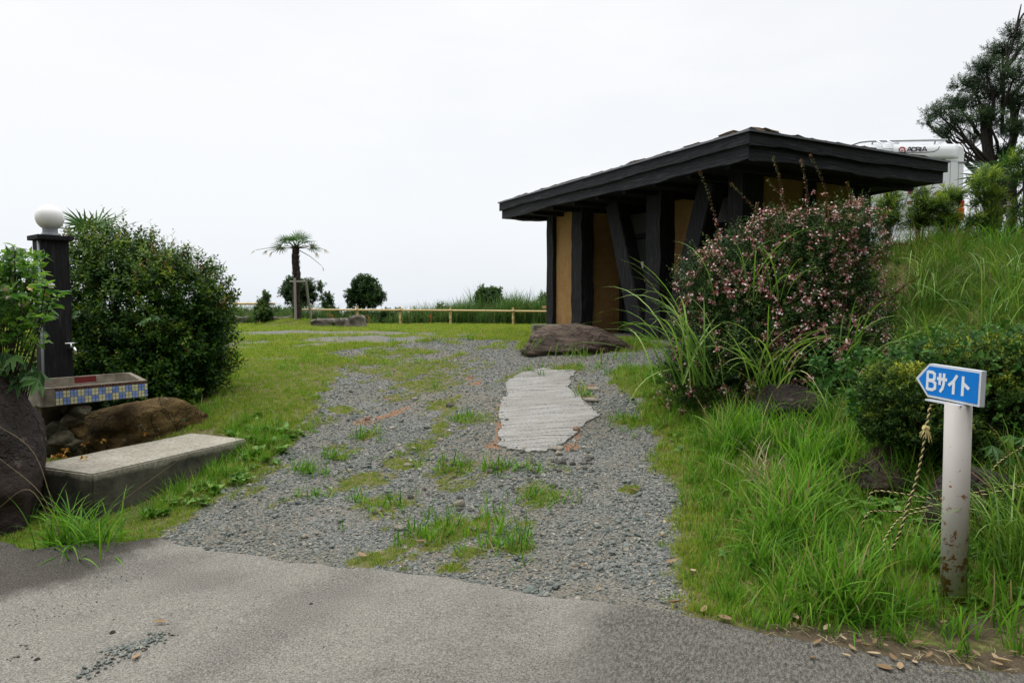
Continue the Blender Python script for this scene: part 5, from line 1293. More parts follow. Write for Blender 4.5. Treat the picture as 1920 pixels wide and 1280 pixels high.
for e_, d_, mid in ends:
    for k in range(8):
        f = 1 if k < 5 else .85 - .18 * (k - 5); p_ = mid + (e_ - mid) * f + np.array([rr.gauss(0, .010) for _ in range(3)]); az = k * 1.32 + rr.uniform(0, .6)
        o = obj('leaf', gl[rr.randrange(4)], None, gard, p_ - gb, (rr.gauss(0, .3), rr.uniform(-.75, .1) if k < 5 else rr.uniform(-.2, .5), az)); s_ = rr.uniform(.85, 1.25); o.scale = (s_, s_, s_)
def flower_mesh(seed):
    mb = MB(); r_ = random.Random(seed)
    for k in range(7):
        a = k * .9 + r_.uniform(-.2, .2); L = .034; el = r_.uniform(.1, .8); d = np.array((math.cos(a) * math.cos(el), math.sin(a) * math.cos(el), math.sin(el))); s_ = np.array((-math.sin(a), math.cos(a), 0)); u = np.cross(d, s_)
        mb.add([(0, 0, 0), tuple(d * L * .6 - s_ * .013), tuple(d * L + u * .004), tuple(d * L * .6 + s_ * .013)], [(0, 1, 2, 3)])
    me = mb.mesh('flower'); me.materials.append(PET); return me
fm = [flower_mesh(i) for i in range(3)]
for px, py in ((60, 540), (18, 560), (8, 545), (85, 552), (52, 572), (40, 575), (-20, 540), (93, 535)):
    obj('flower', fm[rr.randrange(3)], None, gard, at(px, py, 4.85) - gb, (rr.uniform(.6, 1.4), rr.uniform(-.4, .4), rr.uniform(0, 6)))
GARD2 = leaf_mat('gardenia_foliage', [(0, (.02, .07, .012)), (.5, (.07, .18, .022)), (1, (.24, .40, .05))], .4, .4, .25, 0)
rngg = np.random.default_rng(4); tgd = [sprig(230 + i, 7, .08, .075, .038, .35, False, .002, .2, .2, .4) for i in range(4)]
GP = np.array([at(min(78, rngg.normal(12, 34)), min(650, max(488, rngg.normal(560, 48))), rngg.uniform(4.85, 5.5)) for _ in range(210)])
gf = foliage('foliage', gard, GARD2, tgd, GP, np.stack([rngg.normal(.1, .6, 210), rngg.normal(-.3, .5, 210), np.full(210, .8)], -1), rngg.uniform(.8, 1.2, 210), rngg.uniform(.15, .8, 210), rngg); gf['kind'] = 'stuff'
# withered blossoms dropped on the step
BRN = leaf_mat('withered_petals', [(0, (.22, .10, .02)), (.5, (.42, .22, .05)), (1, (.58, .38, .12))], .7, .2, .2, .6)
def wilt(seed, n=26, sp=.05):
    r_ = np.random.default_rng(seed); LV, LF = leaf_shape(.032, .02, .6, .4); P = np.stack([r_.normal(0, sp, n), r_.normal(0, sp * .7, n), r_.uniform(.003, .02, n)], -1)
    V = []; F = []; T = []
    for i in range(n):
        V.append(LV @ rotm(r_.uniform(0, 6.3), r_.uniform(-.4, .8), r_.normal(0, .8)).T + P[i]); F.append(LF + 5 * i); T.append(np.full(5, r_.uniform()))
    return mesh_np('withered_blossom', np.vstack(V), np.vstack(F), False, np.concatenate(T))
for i, (px, py, n, sp, lab) in enumerate([(112, 862, 34, .022, 'heap of withered orange blossoms nearest the dark boulder on the step'), (122, 850, 14, .02, 'small withered brown blossom above the largest heap on the step'), (156, 838, 22, .022, 'withered brown blossoms by the stacked stones on the step'), (190, 833, 8, .010, 'small yellow withered blossom at the foot of the mossy boulder'), (158, 866, 7, .008, 'single golden withered blossom in the middle of the step'), (273, 818, 9, .010, 'withered reddish blossom at the back of the step beside the mossy boulder')]):
    Yq = (CAMZ - ztop) / ((py - 566) / 1280); q = at(px, py, Yq)
    tag(obj('withered_blossom', wilt(i + 3, n, sp), BRN, None, (q[0], q[1], ztop + .004)), lab, 'withered flowers')

# --- low leafy plant below the gardenia, papery lobed leaves
LOBE = leaf_mat('lobed_leaf', [(0, (.025, .075, .02)), (.5, (.05, .13, .028)), (1, (.11, .22, .045))], .5, .3, .35, .7)
def lobed(L, seed):
    r_ = random.Random(seed); P = []; n = 5
    for k in range(n):
        a = -1.15 + 2.3 * k / (n - 1); rl = L * (1 - .35 * abs(a)) * r_.uniform(.9, 1.1)
        P.append((rl * math.cos(a), rl * math.sin(a), -.15 * rl)); 
        if k < n - 1: b_ = a + 2.3 / (n - 1) / 2; P.append((L * .45 * math.cos(b_), L * .45 * math.sin(b_), .03 * L))
    V = [(-.02 * L, 0, 0)] + P; F = [(0, i, i + 1) for i in range(1, len(P))]
    me = mesh_np('leaf', np.array(V), F, False, np.full(len(V), .5)); me.materials.append(LOBE); return me
lob = [lobed(.13, i) for i in range(4)]
def lobed_plant(label, base, pts, Lscale=1.0, lean=.5, hid=False):
    o = plant('lobed_leaf_plant', label, 'plant', base); st_ = []
    for p_ in pts:
        st_.append(([p_ + np.array((0, .45, -.12)), p_ + np.array((0, .2, .0)), p_] if hid else [np.array(base), (np.array(base) + p_) / 2 + np.array((0, 0, .05)), p_], .003 if hid else .006, .002))
        q = obj('leaf', lob[rr.randrange(4)], None, o, p_ - np.array(base), (rr.gauss(0, .35), rr.uniform(.35, 1.0), rr.uniform(-2.4, -.7))); s_ = Lscale * rr.uniform(.7, 1.2); q.scale = (s_, s_, s_)
    limbs('stems', o, TWIG, st_, 5); return o
lobed_plant('leafy low plant with lobed leaves above the dark boulder at the left edge', (-3.85, 5.35, .75), [at(px, py, 4.95 + rr.uniform(-.12, .2)) for px, py in [(5, 690), (25, 680), (45, 700), (60, 705), (70, 712), (12, 712), (35, 715), (58, 690), (30, 665), (8, 660), (-15, 690), (75, 695), (48, 678), (20, 700)]], 1.25)
lobed_plant('climber with pale lobed leaves growing out in front of the round bush', (-4.0, 6.95, .75), [at(px, py, 6.75 + rr.uniform(-.08, .08)) for px, py in [(120, 580), (128, 565), (140, 590), (150, 582), (270, 600), (282, 595), (296, 592), (262, 605), (125, 600)]], .75, hid=True)
lobed_plant('seedling with pale lobed leaves at the right end of the mossy boulder', gnd(362, 795), [gnd(362, 795) + np.array((rr.gauss(0, .05), rr.gauss(0, .05), rr.uniform(.04, .14))) for _ in range(9)], .55)
lobed_plant('broad lobed plant growing beside the sign post at the right edge', gnd(1890, 905) + np.array((0, .35, 0)), [at(px, py, 4.35 + rr.uniform(-.15, .15)) for px, py in [(1880, 830), (1895, 815), (1910, 845), (1870, 850), (1900, 870), (1918, 820), (1860, 835), (1890, 855), (1925, 860), (1850, 870), (1905, 890)]], .95)
GRN = leaf_mat('heart_leaf', [(0, (.05, .14, .03)), (1, (.11, .24, .05))], .5, .25, .35, .4)

# --- pink-flowering abelia
rng = np.random.default_rng(5)
ABEL = leaf_mat('abelia_leaves', [(0, (.014, .042, .010)), (.4, (.040, .092, .018)), (.65, (.09, .15, .026)), (.85, (.18, .12, .036)), (1, (.22, .075, .045))], .5, .2, .2, 0)
ABFL = leaf_mat('abelia_flowers', [(0, (.26, .06, .06)), (.45, (.48, .18, .18)), (.6, (.70, .46, .46)), (1, (.88, .80, .79))], .6, .25, .3, 0)
ab = np.array((2.72, 6.95, .62)); abel = plant('abelia_bush', 'big loose bush full of pink and white flowers in front of the hut', 'bush', ab)
Lp = [(2.75, 7.0, 1.35, .85, .6, .70), (2.25, 6.85, 1.0, .66, .55, .55), (3.2, 7.05, 1.2, .72, .5, .62), (2.7, 6.85, .85, 1.1, .55, .42), (3.35, 7.1, 1.7, .40, .4, .46), (2.2, 7.0, 1.55, .40, .4, .42), (2.95, 7.0, 1.85, .42, .4, .42), (1.85, 6.7, .8, .36, .35, .38), (3.5, 7.1, 1.2, .34, .4, .36), (2.5, 7.0, 1.75, .30, .3, .36), (3.35, 7.05, 2.05, .22, .25, .3), (3.05, 6.6, .95, .6, .4, .5)]
for px, py, rx, rz in ((1385, 490, .28, .26), (1450, 462, .32, .28), (1525, 452, .34, .29), (1600, 440, .24, .30), (1325, 530, .26, .26)):
    q = at(px, py, 7.05); Lp.append((q[0], 7.05, q[2], rx, .3, rz))
t1 = [sprig(40 + i, 14, .20, .028, .014, .35, True, .0018, .2, .1, .35) for i in range(6)]
P, D = lumps_pts(Lp, 13500, rng, .6)
cl_ = wob(P[:, 0] + P[:, 2], P[:, 2] * 1.2 + P[:, 1], 4.2, 2)
foliage('leaves', abel, ABEL, t1, P, D * .6 + rng.normal(0, .5, D.shape) + np.array((0, 0, .5)), rng.uniform(.7, 1.3, len(P)), np.clip(.32 + .16 * cl_ + rng.normal(0, .13, len(P)), 0, .85), rng)
def flow_sprig(seed):
    r_ = np.random.default_rng(seed); V = []; F = []; T = []; k = 0
    for i in range(7):
        p0 = r_.normal(0, .022, 3) + np.array((0, 0, .03)); az = r_.uniform(0, 6.3); el = r_.uniform(-.5, .9)
        LV, LF = leaf_shape(.020, .008, .5, .3)
        for j in range(3): V.append(LV @ rotm(az + j * 2.1, el + .5, 0).T + p0); F.append(LF + k); T.append(np.full(5, r_.uniform(-.5, -.15))); k += 5
        if r_.uniform() < .62:
            d = rotm(az, el - .3, 0); q = np.array([(0, 0, 0), (.016, .007, .002), (.024, .011, .0), (.026, 0, -.004), (.024, -.011, 0), (.016, -.007, .002), (.018, 0, .010)]) @ d.T + p0
            V.append(q); F.append(np.array([(0, 1, 6), (1, 2, 6), (2, 3, 6), (3, 4, 6), (4, 5, 6), (5, 0, 6)]) + k); T.append(np.full(7, r_.uniform(.2, .5))); k += 7
    return np.vstack(V), np.vstack(F), np.concatenate(T)
tf = [flow_sprig(70 + i) for i in range(6)]
P, D = lumps_pts(Lp, 5200, rng, .25); sel = (rng.uniform(size=len(P)) < np.clip(.30 + .48 * wob(P[:, 0], P[:, 2], 3.1, 7) + .32 * (P[:, 2] > 1.5), .10, 1)) & (D[:, 1] < .55)
P, D = P[sel], D[sel]
foliage('flowers', abel, ABFL, tf, P + D * .05, D + rng.normal(0, .4, D.shape) + np.array((0, 0, .4)), rng.uniform(.7, 1.3, len(P)), rng.uniform(.30, .60, len(P)), rng)
sh = []; LPT = []; LD = []; FP = []
for x0, y0, x1, y1 in [(1350, 480, 1312, 322), (1470, 440, 1450, 296), (1510, 430, 1502, 300), (1560, 430, 1520, 292), (1445, 460, 1370, 345), (1490, 440, 1440, 340), (1590, 430, 1588, 342), (1620, 440, 1612, 372), (1640, 480, 1700, 458), (1650, 560, 1700, 555), (1620, 500, 1670, 490), (1290, 560, 1240, 620), (1330, 600, 1262, 690), (1300, 530, 1330, 470), (1400, 450, 1420, 380), (1540, 440, 1548, 380), (1300, 640, 1265, 720), (1660, 570, 1722, 520)]:
    a, b_ = at(x0, y0, 6.95), at(x1, y1, 6.75); mid = (a + b_) / 2 + np.array((.03, 0, .05)); C = smooth_path([a, mid, b_], 26); sh.append(([a, mid, b_], .005, .002))
    for i in range(2, 26):
        for s_ in (-1, 1):
            LPT.append(C[i]); LD.append(np.array((s_ * 1.0, rng.normal(0, .5), .4)))
    FP += [C[j] for j in (4, 7, 9, 11)]
LPT = np.array(LPT); LD = np.array(LD)
one = [sprig(90, 2, .012, .026, .012, .2, False, 0)]
foliage('shoot_leaves', abel, ABEL, one, LPT, LD, rng.uniform(.7, 1.2, len(LPT)), rng.uniform(.55, 1.0, len(LPT)), rng)
FP = np.array(FP); foliage('shoot_flowers', abel, ABFL, tf, FP + rng.normal(0, .02, FP.shape), rng.normal(0, 1, FP.shape), rng.uniform(.6, 1, len(FP)), rng.uniform(.3, .5, len(FP)), rng)
limbs('stems', abel, TWIG, sh + [([ab + (rng.normal(0, .12), rng.normal(0, .1), -.1), ab + (rng.normal(0, .3), rng.normal(0, .2), .5), np.array(l_[:3]) + rng.normal(0, .15, 3)], .014, .004) for l_ in Lp for _ in range(4)], 6)

# --- silver-grass clumps
def arch_clump(label, base, n, L, seed, az0=None, spread=.12, w=.011, mat=None, bend=1.9, tilt=.35):
    r_ = np.random.default_rng(seed); V = []; F = []; T = []; seg = 9
    for i in range(n):
        az = r_.uniform(0, 6.283) if az0 is None else r_.normal(az0[0], az0[1]); l = L * r_.uniform(.55, 1.1); th = abs(r_.normal(0, tilt)) + .05; bd = bend * r_.uniform(.55, 1.2); p = np.array((r_.normal(0, spread), r_.normal(0, spread * .6), -.03))
        s_ = np.array((-math.sin(az), math.cos(az), 0)); tw = r_.normal(0, .5); s_ = s_ * math.cos(tw) + np.array((0, 0, 1)) * math.sin(tw) * .6; b_ = len(V); t0 = r_.uniform()
        for k in range(seg + 1):
            t = k / seg; wd = w * r_.uniform(.95, 1.05) * (.6 + .4 * min(1, t * 5)) * (1 - t ** 2.5) + .0006
            V += [p - s_ * wd / 2, p + s_ * wd / 2]; T += [np.clip(.82 * t0 + .2 * (t - .5), 0, 1)] * 2
            if k < seg: F.append((b_ + 2 * k, b_ + 2 * k + 1, b_ + 2 * k + 3, b_ + 2 * k + 2))
            a = th + bd * t ** 1.6; p = p + l / seg * np.array((math.sin(a) * math.cos(az), math.sin(a) * math.sin(az), math.cos(a)))
    return tag(obj('grass_clump', mesh_np('grass_clump', np.array(V), np.array(F), True, np.array(T)), mat or PAMP, None, base), label, 'grass clump')
arch_clump('tall silver grass clump arching left of the pink-flowering bush', at(1315, 715, 6.30), 50, 1.45, 1, (2.7, .9), .14, .019, None, 1.9, .42)
arch_clump('silver grass clump leaning right in front of the pink-flowering bush', at(1590, 700, 6.25), 26, 1.0, 2, (-.2, 1.0), .08, .016, None, 1.9, .35)
arch_clump('silver grass clump drooping in front of the pink-flowering bush', at(1445, 738, 6.20), 36, 1.15, 3, (-1.6, 1.8), .13, .018, None, 2.1, .45)
arch_clump('upright silver grass blades rising out of the middle of the pink-flowering bush', at(1420, 560, 6.6), 18, .95, 23, (2.2, 1.6), .15, .017, None, 1.8, .35)
arch_clump('dense pale silver grass arching beside the sign post at the right edge', (*at(1925, 1090, 3.45)[:2], .20), 80, .80, 4, (2.9, .9), .10, .009, None, 1.8, .3)
arch_clump('dark narrow-leaved grass behind the sign post', (*at(1860, 1060, 3.75)[:2], .15), 50, .55, 5, None, .10, .008, DEEP, 1.6, .4)
arch_clump('grass clump growing at the front corner of the concrete step', (*gnd(145, 1040)[:2], .02), 190, .46, 6, None, .12, .012, TALL, 1.4, .65)
arch_clump('tall grass clump on the bank behind the azalea', (3.9, 6.3, float(H(3.9, 6.3))), 60, .85, 7, None, .16, .011, PAMP, 1.7, .4)
arch_clump('long-bladed grass clump on the bank near the right edge', (5.3, 7.4, float(H(5.3, 7.4))), 60, 1.0, 8, None, .16, .012, PAMP, 1.5, .35)
arch_clump('grass clump between the pink-flowering bush and the azalea', (3.25, 5.75, float(H(3.25, 5.75))), 60, .75, 9, None, .16, .011, TALL, 1.6, .4)
arch_clump('single tall grass stand in front of the flat boulder', (*gnd(1010, 665)[:2], .88), 22, .34, 10, None, .10, .010, TALL, .8, .4)
arch_clump('short grass at the foot of the flat boulder, below its middle', (*gnd(1080, 668)[:2], .86), 40, .26, 11, None, .22, .009, TALL, .9, .5)
arch_clump('short grass at the right foot of the flat boulder', (*gnd(1165, 672)[:2], .86), 30, .22, 12, None, .18, .009, TALL, .9, .5)
arch_clump('bright grass tuft on the left lawn beside the round bush', (*gnd(405, 760)[:2], float(gnd(405, 760)[2])), 46, .22, 13, None, .14, .008, TALL, 1.0, .5)
arch_clump('dry straw tangle lying in the verge grass', (*gnd(1425, 905)[:2], float(gnd(1425, 905)[2]) + .05), 70, .36, 14, None, .07, .006, DRY, 1.5, .8)
# seed stalks arching over the step
mb = MB(); bse = np.array(gnd(120, 1035))
for tip, mid in [((0, 800), (70, 860)), ((345, 855), (200, 960)), ((0, 950), (60, 920)), ((0, 860), (80, 930))]:
    C = smooth_path([bse, at(mid[0], mid[1], 4.25), at(tip[0], tip[1], 4.2)], 14) - bse; mb.tube(C, list(np.linspace(.003, .0012, 14)), 5)
tag(mb.build('seed_stalks', DRY, None, bse), 'thin arching grass stalks in front of the concrete step', 'grass')

rq = random.Random(6)
for i, (lab, x_, y_) in enumerate([('broad arching grass clump low on the bank behind the vine', 4.3, 6.0), ('arching grass clump halfway up the bank beside the hut corner', 5.2, 8.6), ('long arching grass clump high on the bank', 6.6, 9.3), ('arching grass clump on the bank at the right edge of the frame', 6.4, 8.2), ('grass clump right of the pink-flowering bush on the bank foot', 4.2, 7.3), ('tufted grass on the bank crest in front of the motorhome', 6.8, 11.0), ('tufted grass on the bank crest below the evergreen', 8.0, 11.2), ('low arching grass below the pink-flowering bush', 2.75, 5.6)]):
    arch_clump(lab, (x_, y_, float(H(x_, y_))), 46, rq.uniform(.65, 1.0), 50 + i, None, .16, .015, PAMP if i % 3 else TALL, 1.8, .35)

# --- azalea mounds and vine on the right
rng = np.random.default_rng(8)
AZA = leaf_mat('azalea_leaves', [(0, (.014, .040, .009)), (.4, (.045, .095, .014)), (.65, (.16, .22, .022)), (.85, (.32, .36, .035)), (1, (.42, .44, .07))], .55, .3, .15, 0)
IVY = leaf_mat('blue_green_vine', [(0, (.012, .05, .010)), (.5, (.036, .11, .022)), (1, (.11, .23, .045))], .5, .3, .12, 0)
base = np.array((3.1, 4.95, .5)); aza = plant('azalea_shrub', 'spreading azalea with yellow-green tips on the bank behind the sign', 'shrub', base)
def pxl(px, py, Y, rx, ry, rz): c_ = at(px, py, Y); return (c_[0], c_[1], c_[2], rx, ry, rz)
Lp = [pxl(1690, 735, 4.75, .26, .3, .20), pxl(1720, 790, 4.65, .26, .3, .20), pxl(1800, 700, 5.0, .36, .35, .22), pxl(1890, 690, 5.0, .34, .35, .22), pxl(1860, 760, 4.8, .34, .3, .24), pxl(1950, 740, 4.9, .4, .35, .3), pxl(1670, 800, 4.75, .18, .2, .16), pxl(1780, 830, 4.7, .3, .25, .2)]
t1 = [sprig(110 + i, 10, .045, .030, .011, .35, False, .0015, .2, .05, .45) for i in range(5)]
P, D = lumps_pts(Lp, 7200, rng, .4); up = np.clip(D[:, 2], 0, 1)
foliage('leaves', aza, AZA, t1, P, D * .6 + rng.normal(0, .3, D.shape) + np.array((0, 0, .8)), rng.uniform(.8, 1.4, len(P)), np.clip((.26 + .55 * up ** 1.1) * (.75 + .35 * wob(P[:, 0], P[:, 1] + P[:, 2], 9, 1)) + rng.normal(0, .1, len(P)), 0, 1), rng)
limbs('stems', aza, TWIG, [([base + (rng.normal(0, .3), rng.normal(0, .1), -.25), np.array(l_[:3])], .014, .006) for l_ in Lp for _ in (0, 1)], 6)
vb = np.array((3.3, 5.15, .75)); vine = plant('broadleaf_vine', 'blue-green broad-leaved vine spreading over the azalea', 'vine', vb)
Lv = [pxl(1760, 665, 5.0, .34, .3, .14), pxl(1850, 655, 5.1, .4, .35, .14), pxl(1700, 690, 4.95, .24, .25, .12), pxl(1880, 730, 4.75, .3, .2, .18), pxl(1640, 760, 4.85, .16, .2, .16), pxl(1900, 780, 4.65, .25, .2, .14), pxl(1590, 700, 5.5, .3, .25, .2)]
t3 = [sprig(130 + i, 6, .09, .05, .034, .2, False, .0018, .15, .15, .3) for i in range(4)]
P, D = lumps_pts(Lv, 560, rng, .5)
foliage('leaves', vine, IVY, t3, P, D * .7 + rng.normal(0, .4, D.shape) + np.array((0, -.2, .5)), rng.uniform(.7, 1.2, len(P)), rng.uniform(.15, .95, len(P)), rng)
limbs('stems', vine, TWIG, [([vb + (0, 0, -.3), np.array(l_[:3])], .01, .004) for l_ in Lv], 6)

# --- palms
PALM = leaf_mat('palm_fan_leaf', [(0, (.018, .055, .018)), (.5, (.045, .11, .03)), (1, (.12, .20, .06))], .5, .25, .2, .5)
PALMD = leaf_mat('dead_palm_leaf', [(0, (.20, .16, .09)), (1, (.38, .32, .2))], .7, .2, .2, .4)
HAIRY = bark('hairy_palm_trunk', [(.022, .016, .013), (.05, .037, .030), (.10, .078, .06)], 24)
def fan(L, n, seed, mat, droop=.25, arc=2.3):
    r_ = random.Random(seed); V = []; F = []
    for k in range(n):
        a = -arc + 2 * arc * k / (n - 1) + r_.gauss(0, .03); l = L * (.72 + .28 * math.cos(a * .6)) * r_.uniform(.9, 1.06); d = np.array((math.cos(a), math.sin(a), 0)); s_ = np.array((-math.sin(a), math.cos(a), 0)); b_ = len(V)
        for t, w in ((0, .003), (.35, .055), (.7, .036), (1, .002)):
            c_ = d * l * t + np.array((0, 0, -droop * l * t * t + .10 * l * abs(math.sin(a)) * t)); V += [c_ - s_ * w * L / 1.1, c_ + s_ * w * L / 1.1]
        for k2 in range(3): F.append((b_ + 2 * k2, b_ + 2 * k2 + 1, b_ + 2 * k2 + 3, b_ + 2 * k2 + 2))
    me = mesh_np('frond', np.array(V), np.array(F), False, np.full(len(V), .5)); me.materials.append(mat); return me
def palm(name, label, base, h, r, fr, seed, L=.5, hairs=True):
    o = plant(name, label, 'palm', base); r_ = random.Random(seed)
    n = 26; P = [(0.02 * math.sin(i * .5), 0, h * i / n - .05) for i in range(n + 1)]; mb = MB(); mb.tube(P, [r * (1.12 - .2 * i / n + .10 * (i % 2) + r_.uniform(-.05, .05)) for i in range(n + 1)], 12)
    for i in range(260 if hairs else 60):
        z = r_.uniform(.1, h); a = r_.uniform(0, 6.283); rr_ = r * 1.02; c_, s_ = math.cos(a), math.sin(a)
        mb.add([(rr_ * c_ - .02 * s_, rr_ * s_ + .02 * c_, z), (rr_ * c_ + .02 * s_, rr_ * s_ - .02 * c_, z), ((rr_ + .035) * c_, (rr_ + .035) * s_, z + .07)], [(0, 1, 2)])
    mb.build('trunk', HAIRY, o, smooth=False)
    fmsh = [fan(L, 15, seed + i, PALM, .14) for i in range(3)]; fd = fan(L * .6, 9, seed + 8, PALMD, .6, .8)
    for (az, el, l, dead, dr) in fr:
        d = Vector((math.cos(az) * math.cos(el), math.sin(az) * math.cos(el), math.sin(el))); c0 = Vector((0, 0, h - .06)); c1 = c0 + d * l * .55 + Vector((0, 0, .04)); c2 = c0 + d * l + Vector((0, 0, -dr * l))
        st_ = MB().tube([c0, c1, c2], [.016, .011, .008] if not dead else [.012, .008, .005], 6).build('petiole', PALM if not dead else PALMD, o, smooth=True)
        a_ = st_.data.attributes.new('tint', 'FLOAT', 'POINT'); a_.data.foreach_set('value', np.full(len(st_.data.vertices), .6 if not dead else .2, np.float32))
        t_ = (c2 - c1).normalized(); f_ = obj('frond', fd if dead else fmsh[r_.randrange(3)], None, o, c2, None)
        X = t_; Yv = Vector((0, 0, 1)).cross(X).normalized(); Z = X.cross(Yv); Mf = Matrix((X, Yv, Z)).transposed(); f_.rotation_euler = (Mf @ Matrix.Rotation(r_.gauss(0, .35), 3, 'X')).to_euler()
    return o
pb = at(557, 604, 17.0); pbz = float(H(pb[0], 17.0)); pt = at(557, 461, 17.0)[2]
fr = [(math.pi * .95, .5, .32, 0, .02), (.15, .55, .32, 0, .02), (1.4, .7, .32, 0, 0), (-1.5, .65, .3, 0, 0), (2.5, .9, .3, 0, .0), (.6, .95, .3, 0, 0), (-2.5, .6, .32, 0, 0), (-.6, .55, .33, 0, 0), (1.5, 1.3, .28, 0, 0), (.15, .15, .4, 0, .06), (3.0, .12, .4, 0, .05),
      (3.12, -.02, 1.0, 1, .02), (3.3, -.12, .55, 1, .05), (-.1, -.12, .5, 1, .1), (.1, -.6, .75, 1, .0), (2.9, -.05, .8, 1, .0), (-.3, .0, .8, 1, .05)]
palm('palm_tree', 'windmill palm with a shaggy trunk standing on the grassy mound', (pb[0], 17.0, pbz), pt - pbz, .084, fr, 3, .28)
# stakes
sup = thing('palm_support', 'grey wooden support frame propping the windmill palm', 'tree support', (pb[0], 16.75, pbz))
m = Mat('weathered_stake', .9, .2); m.color(m.mix(m.noise(9, 5, .6, stretch=(4, 4, .5)), (.16, .145, .125), (.34, .32, .285))); STAKE = m.m
Lc = np.array(sup.location)
MB().tube([at(554.5, 607, 16.75) - Lc, at(552.5, 521, 16.75) - Lc], .030, 10).build('stake', STAKE, sup, smooth=False); MB().tube([at(583, 598, 17.3) - Lc, at(572.5, 521, 17.1) - Lc], .030, 10).build('stake', STAKE, sup)
MB().tube([at(543, 528, 16.9) - Lc, at(572, 528, 16.95) - Lc], .026, 10).build('crossbar', STAKE, sup)
# palm whose fronds show above the round bush
q = at(172, 480, 9.4); fr2 = [(2.6, .95, .42, 0, 0), (.7, 1.0, .42, 0, 0), (1.5, 1.2, .35, 0, 0), (3.0, .6, .45, 0, 0), (.2, .65, .45, 0, 0), (-1.5, 1.1, .3, 0, 0)]
bz_ = float(H(q[0], 9.4)); palm('palm_tree', 'small fan palm whose fronds show above the round bush', (q[0], 9.4, bz_), at(172, 440, 9.4)[2] - bz_ - .12, .07, fr2, 13, .33, False)

# --- trees made of foliage pads on real limbs
def pad_tree(name, label, cat, base, pads, trunks, mat, temps, n, rng, depth=.6, size=(.8, 1.2), group=None, barkm=None, tb=.3, shell=.75, up=.5, lim=.03):
    o = plant(name, label, cat, base, group); P, D = lumps_pts(pads, n, rng, shell, -1)
    cl_ = wob(P[:, 0] + P[:, 2], P[:, 2] + P[:, 1], 2.6, 3)
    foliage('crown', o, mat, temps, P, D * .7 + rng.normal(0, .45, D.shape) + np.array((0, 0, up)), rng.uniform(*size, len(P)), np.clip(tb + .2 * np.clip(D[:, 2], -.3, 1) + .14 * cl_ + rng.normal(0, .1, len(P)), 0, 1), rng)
    limbs('trunk', o, barkm or BARK, trunks[:1], 10)
    if len(trunks) > 1: limbs('limbs', o, barkm or BARK, trunks[1:], 7)
    return o
rng = np.random.default_rng(14)
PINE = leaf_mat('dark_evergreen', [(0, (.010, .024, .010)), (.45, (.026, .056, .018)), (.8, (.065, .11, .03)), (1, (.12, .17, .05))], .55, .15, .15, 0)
Yt = 17.5
BARKD = bark('dark_bark', [(.02, .017, .015), (.045, .038, .033), (.085, .075, .065)])
PADS = [(1905, 62, 28, 20), (1880, 96, 36, 22), (1848, 128, 36, 20), (1902, 140, 40, 30), (1820, 157, 38, 17), (1862, 176, 46, 26), (1798, 196, 44, 15), (1912, 190, 40, 30), (1760, 211, 30, 11), (1792, 226, 32, 12), (1852, 222, 45, 20), (1738, 229, 16, 8), (1772, 248, 24, 9), (1902, 242, 38, 20), (1880, 285, 26, 12), (1820, 258, 22, 8), (1822, 335, 13, 8), (1893, 306, 22, 12), (1965, 90, 60, 45), (1985, 200, 60, 55), (1965, 285, 45, 30), (1960, 30, 40, 30), (1908, 325, 20, 10), (1830, 362, 8, 6)]
tp = []; tl = [([at(1859, 455, Yt) + (0, 0, -.3), at(1861, 395, Yt), at(1858, 320, Yt), at(1848, 250, Yt), at(1846, 195, Yt)], .20, .08), ([at(1866, 430, Yt + .3) + (0, 0, 0), at(1872, 380, Yt + .3), at(1890, 300, Yt + .4), at(1903, 240, Yt + .5), at(1895, 180, Yt + .5)], .15, .07)]
for px, py, rx, ry in PADS:
    Yd = Yt + rng.normal(0, .55); c_ = at(px, py, Yd); k = Yd / 1280; tp.append((c_[0], c_[1], c_[2], rx * k * .88, rx * k * .7, ry * k * .72))
    s0 = at(1858, min(400, py + 95), Yt) if px < 1875 else at(1880, min(400, py + 110), Yt + .3)
    tl.append(([s0, (s0 + c_) / 2 + np.array((rng.normal(0, .1), 0, -.12)), c_ + np.array((0, 0, -.05))], .055, .018))
    for _ in range(3): e_ = c_ + rng.normal(0, .5, 3) * np.array((rx * k, rx * k, ry * k)); tl.append(([(s0 + c_) / 2 + np.array((0, 0, -.1)), (s0 + 2 * c_) / 3 + rng.normal(0, .1, 3), e_], .02, .006))
for px0, py0, px1, py1 in [(1858, 400, 1838, 340), (1838, 330, 1790, 280), (1848, 345, 1800, 300), (1855, 390, 1825, 360), (1862, 320, 1890, 270), (1868, 380, 1900, 330), (1850, 300, 1780, 255), (1905, 60, 1915, 8), (1905, 60, 1925, 20)]:
    a, b_ = at(px0, py0, Yt), at(px1, py1, Yt + rng.normal(0, .3)); tl.append(([a, (a + b_) / 2 + np.array((0, 0, rng.normal(0, .12))), b_], .035, .01))
tpine = [sprig(150 + i, 14, .17, .085, .017, .45, False, .004, .1, .1, .2) for i in range(5)]
pad_tree('evergreen_tree', 'tall dark windswept evergreen with twin trunks on the bank right of the motorhome', 'tree', at(1860, 450, Yt) + (0, 0, -.2), tp, tl, PINE, tpine, 6800, rng, size=(.55, 1.1), tb=.34, shell=.9, barkm=BARKD)
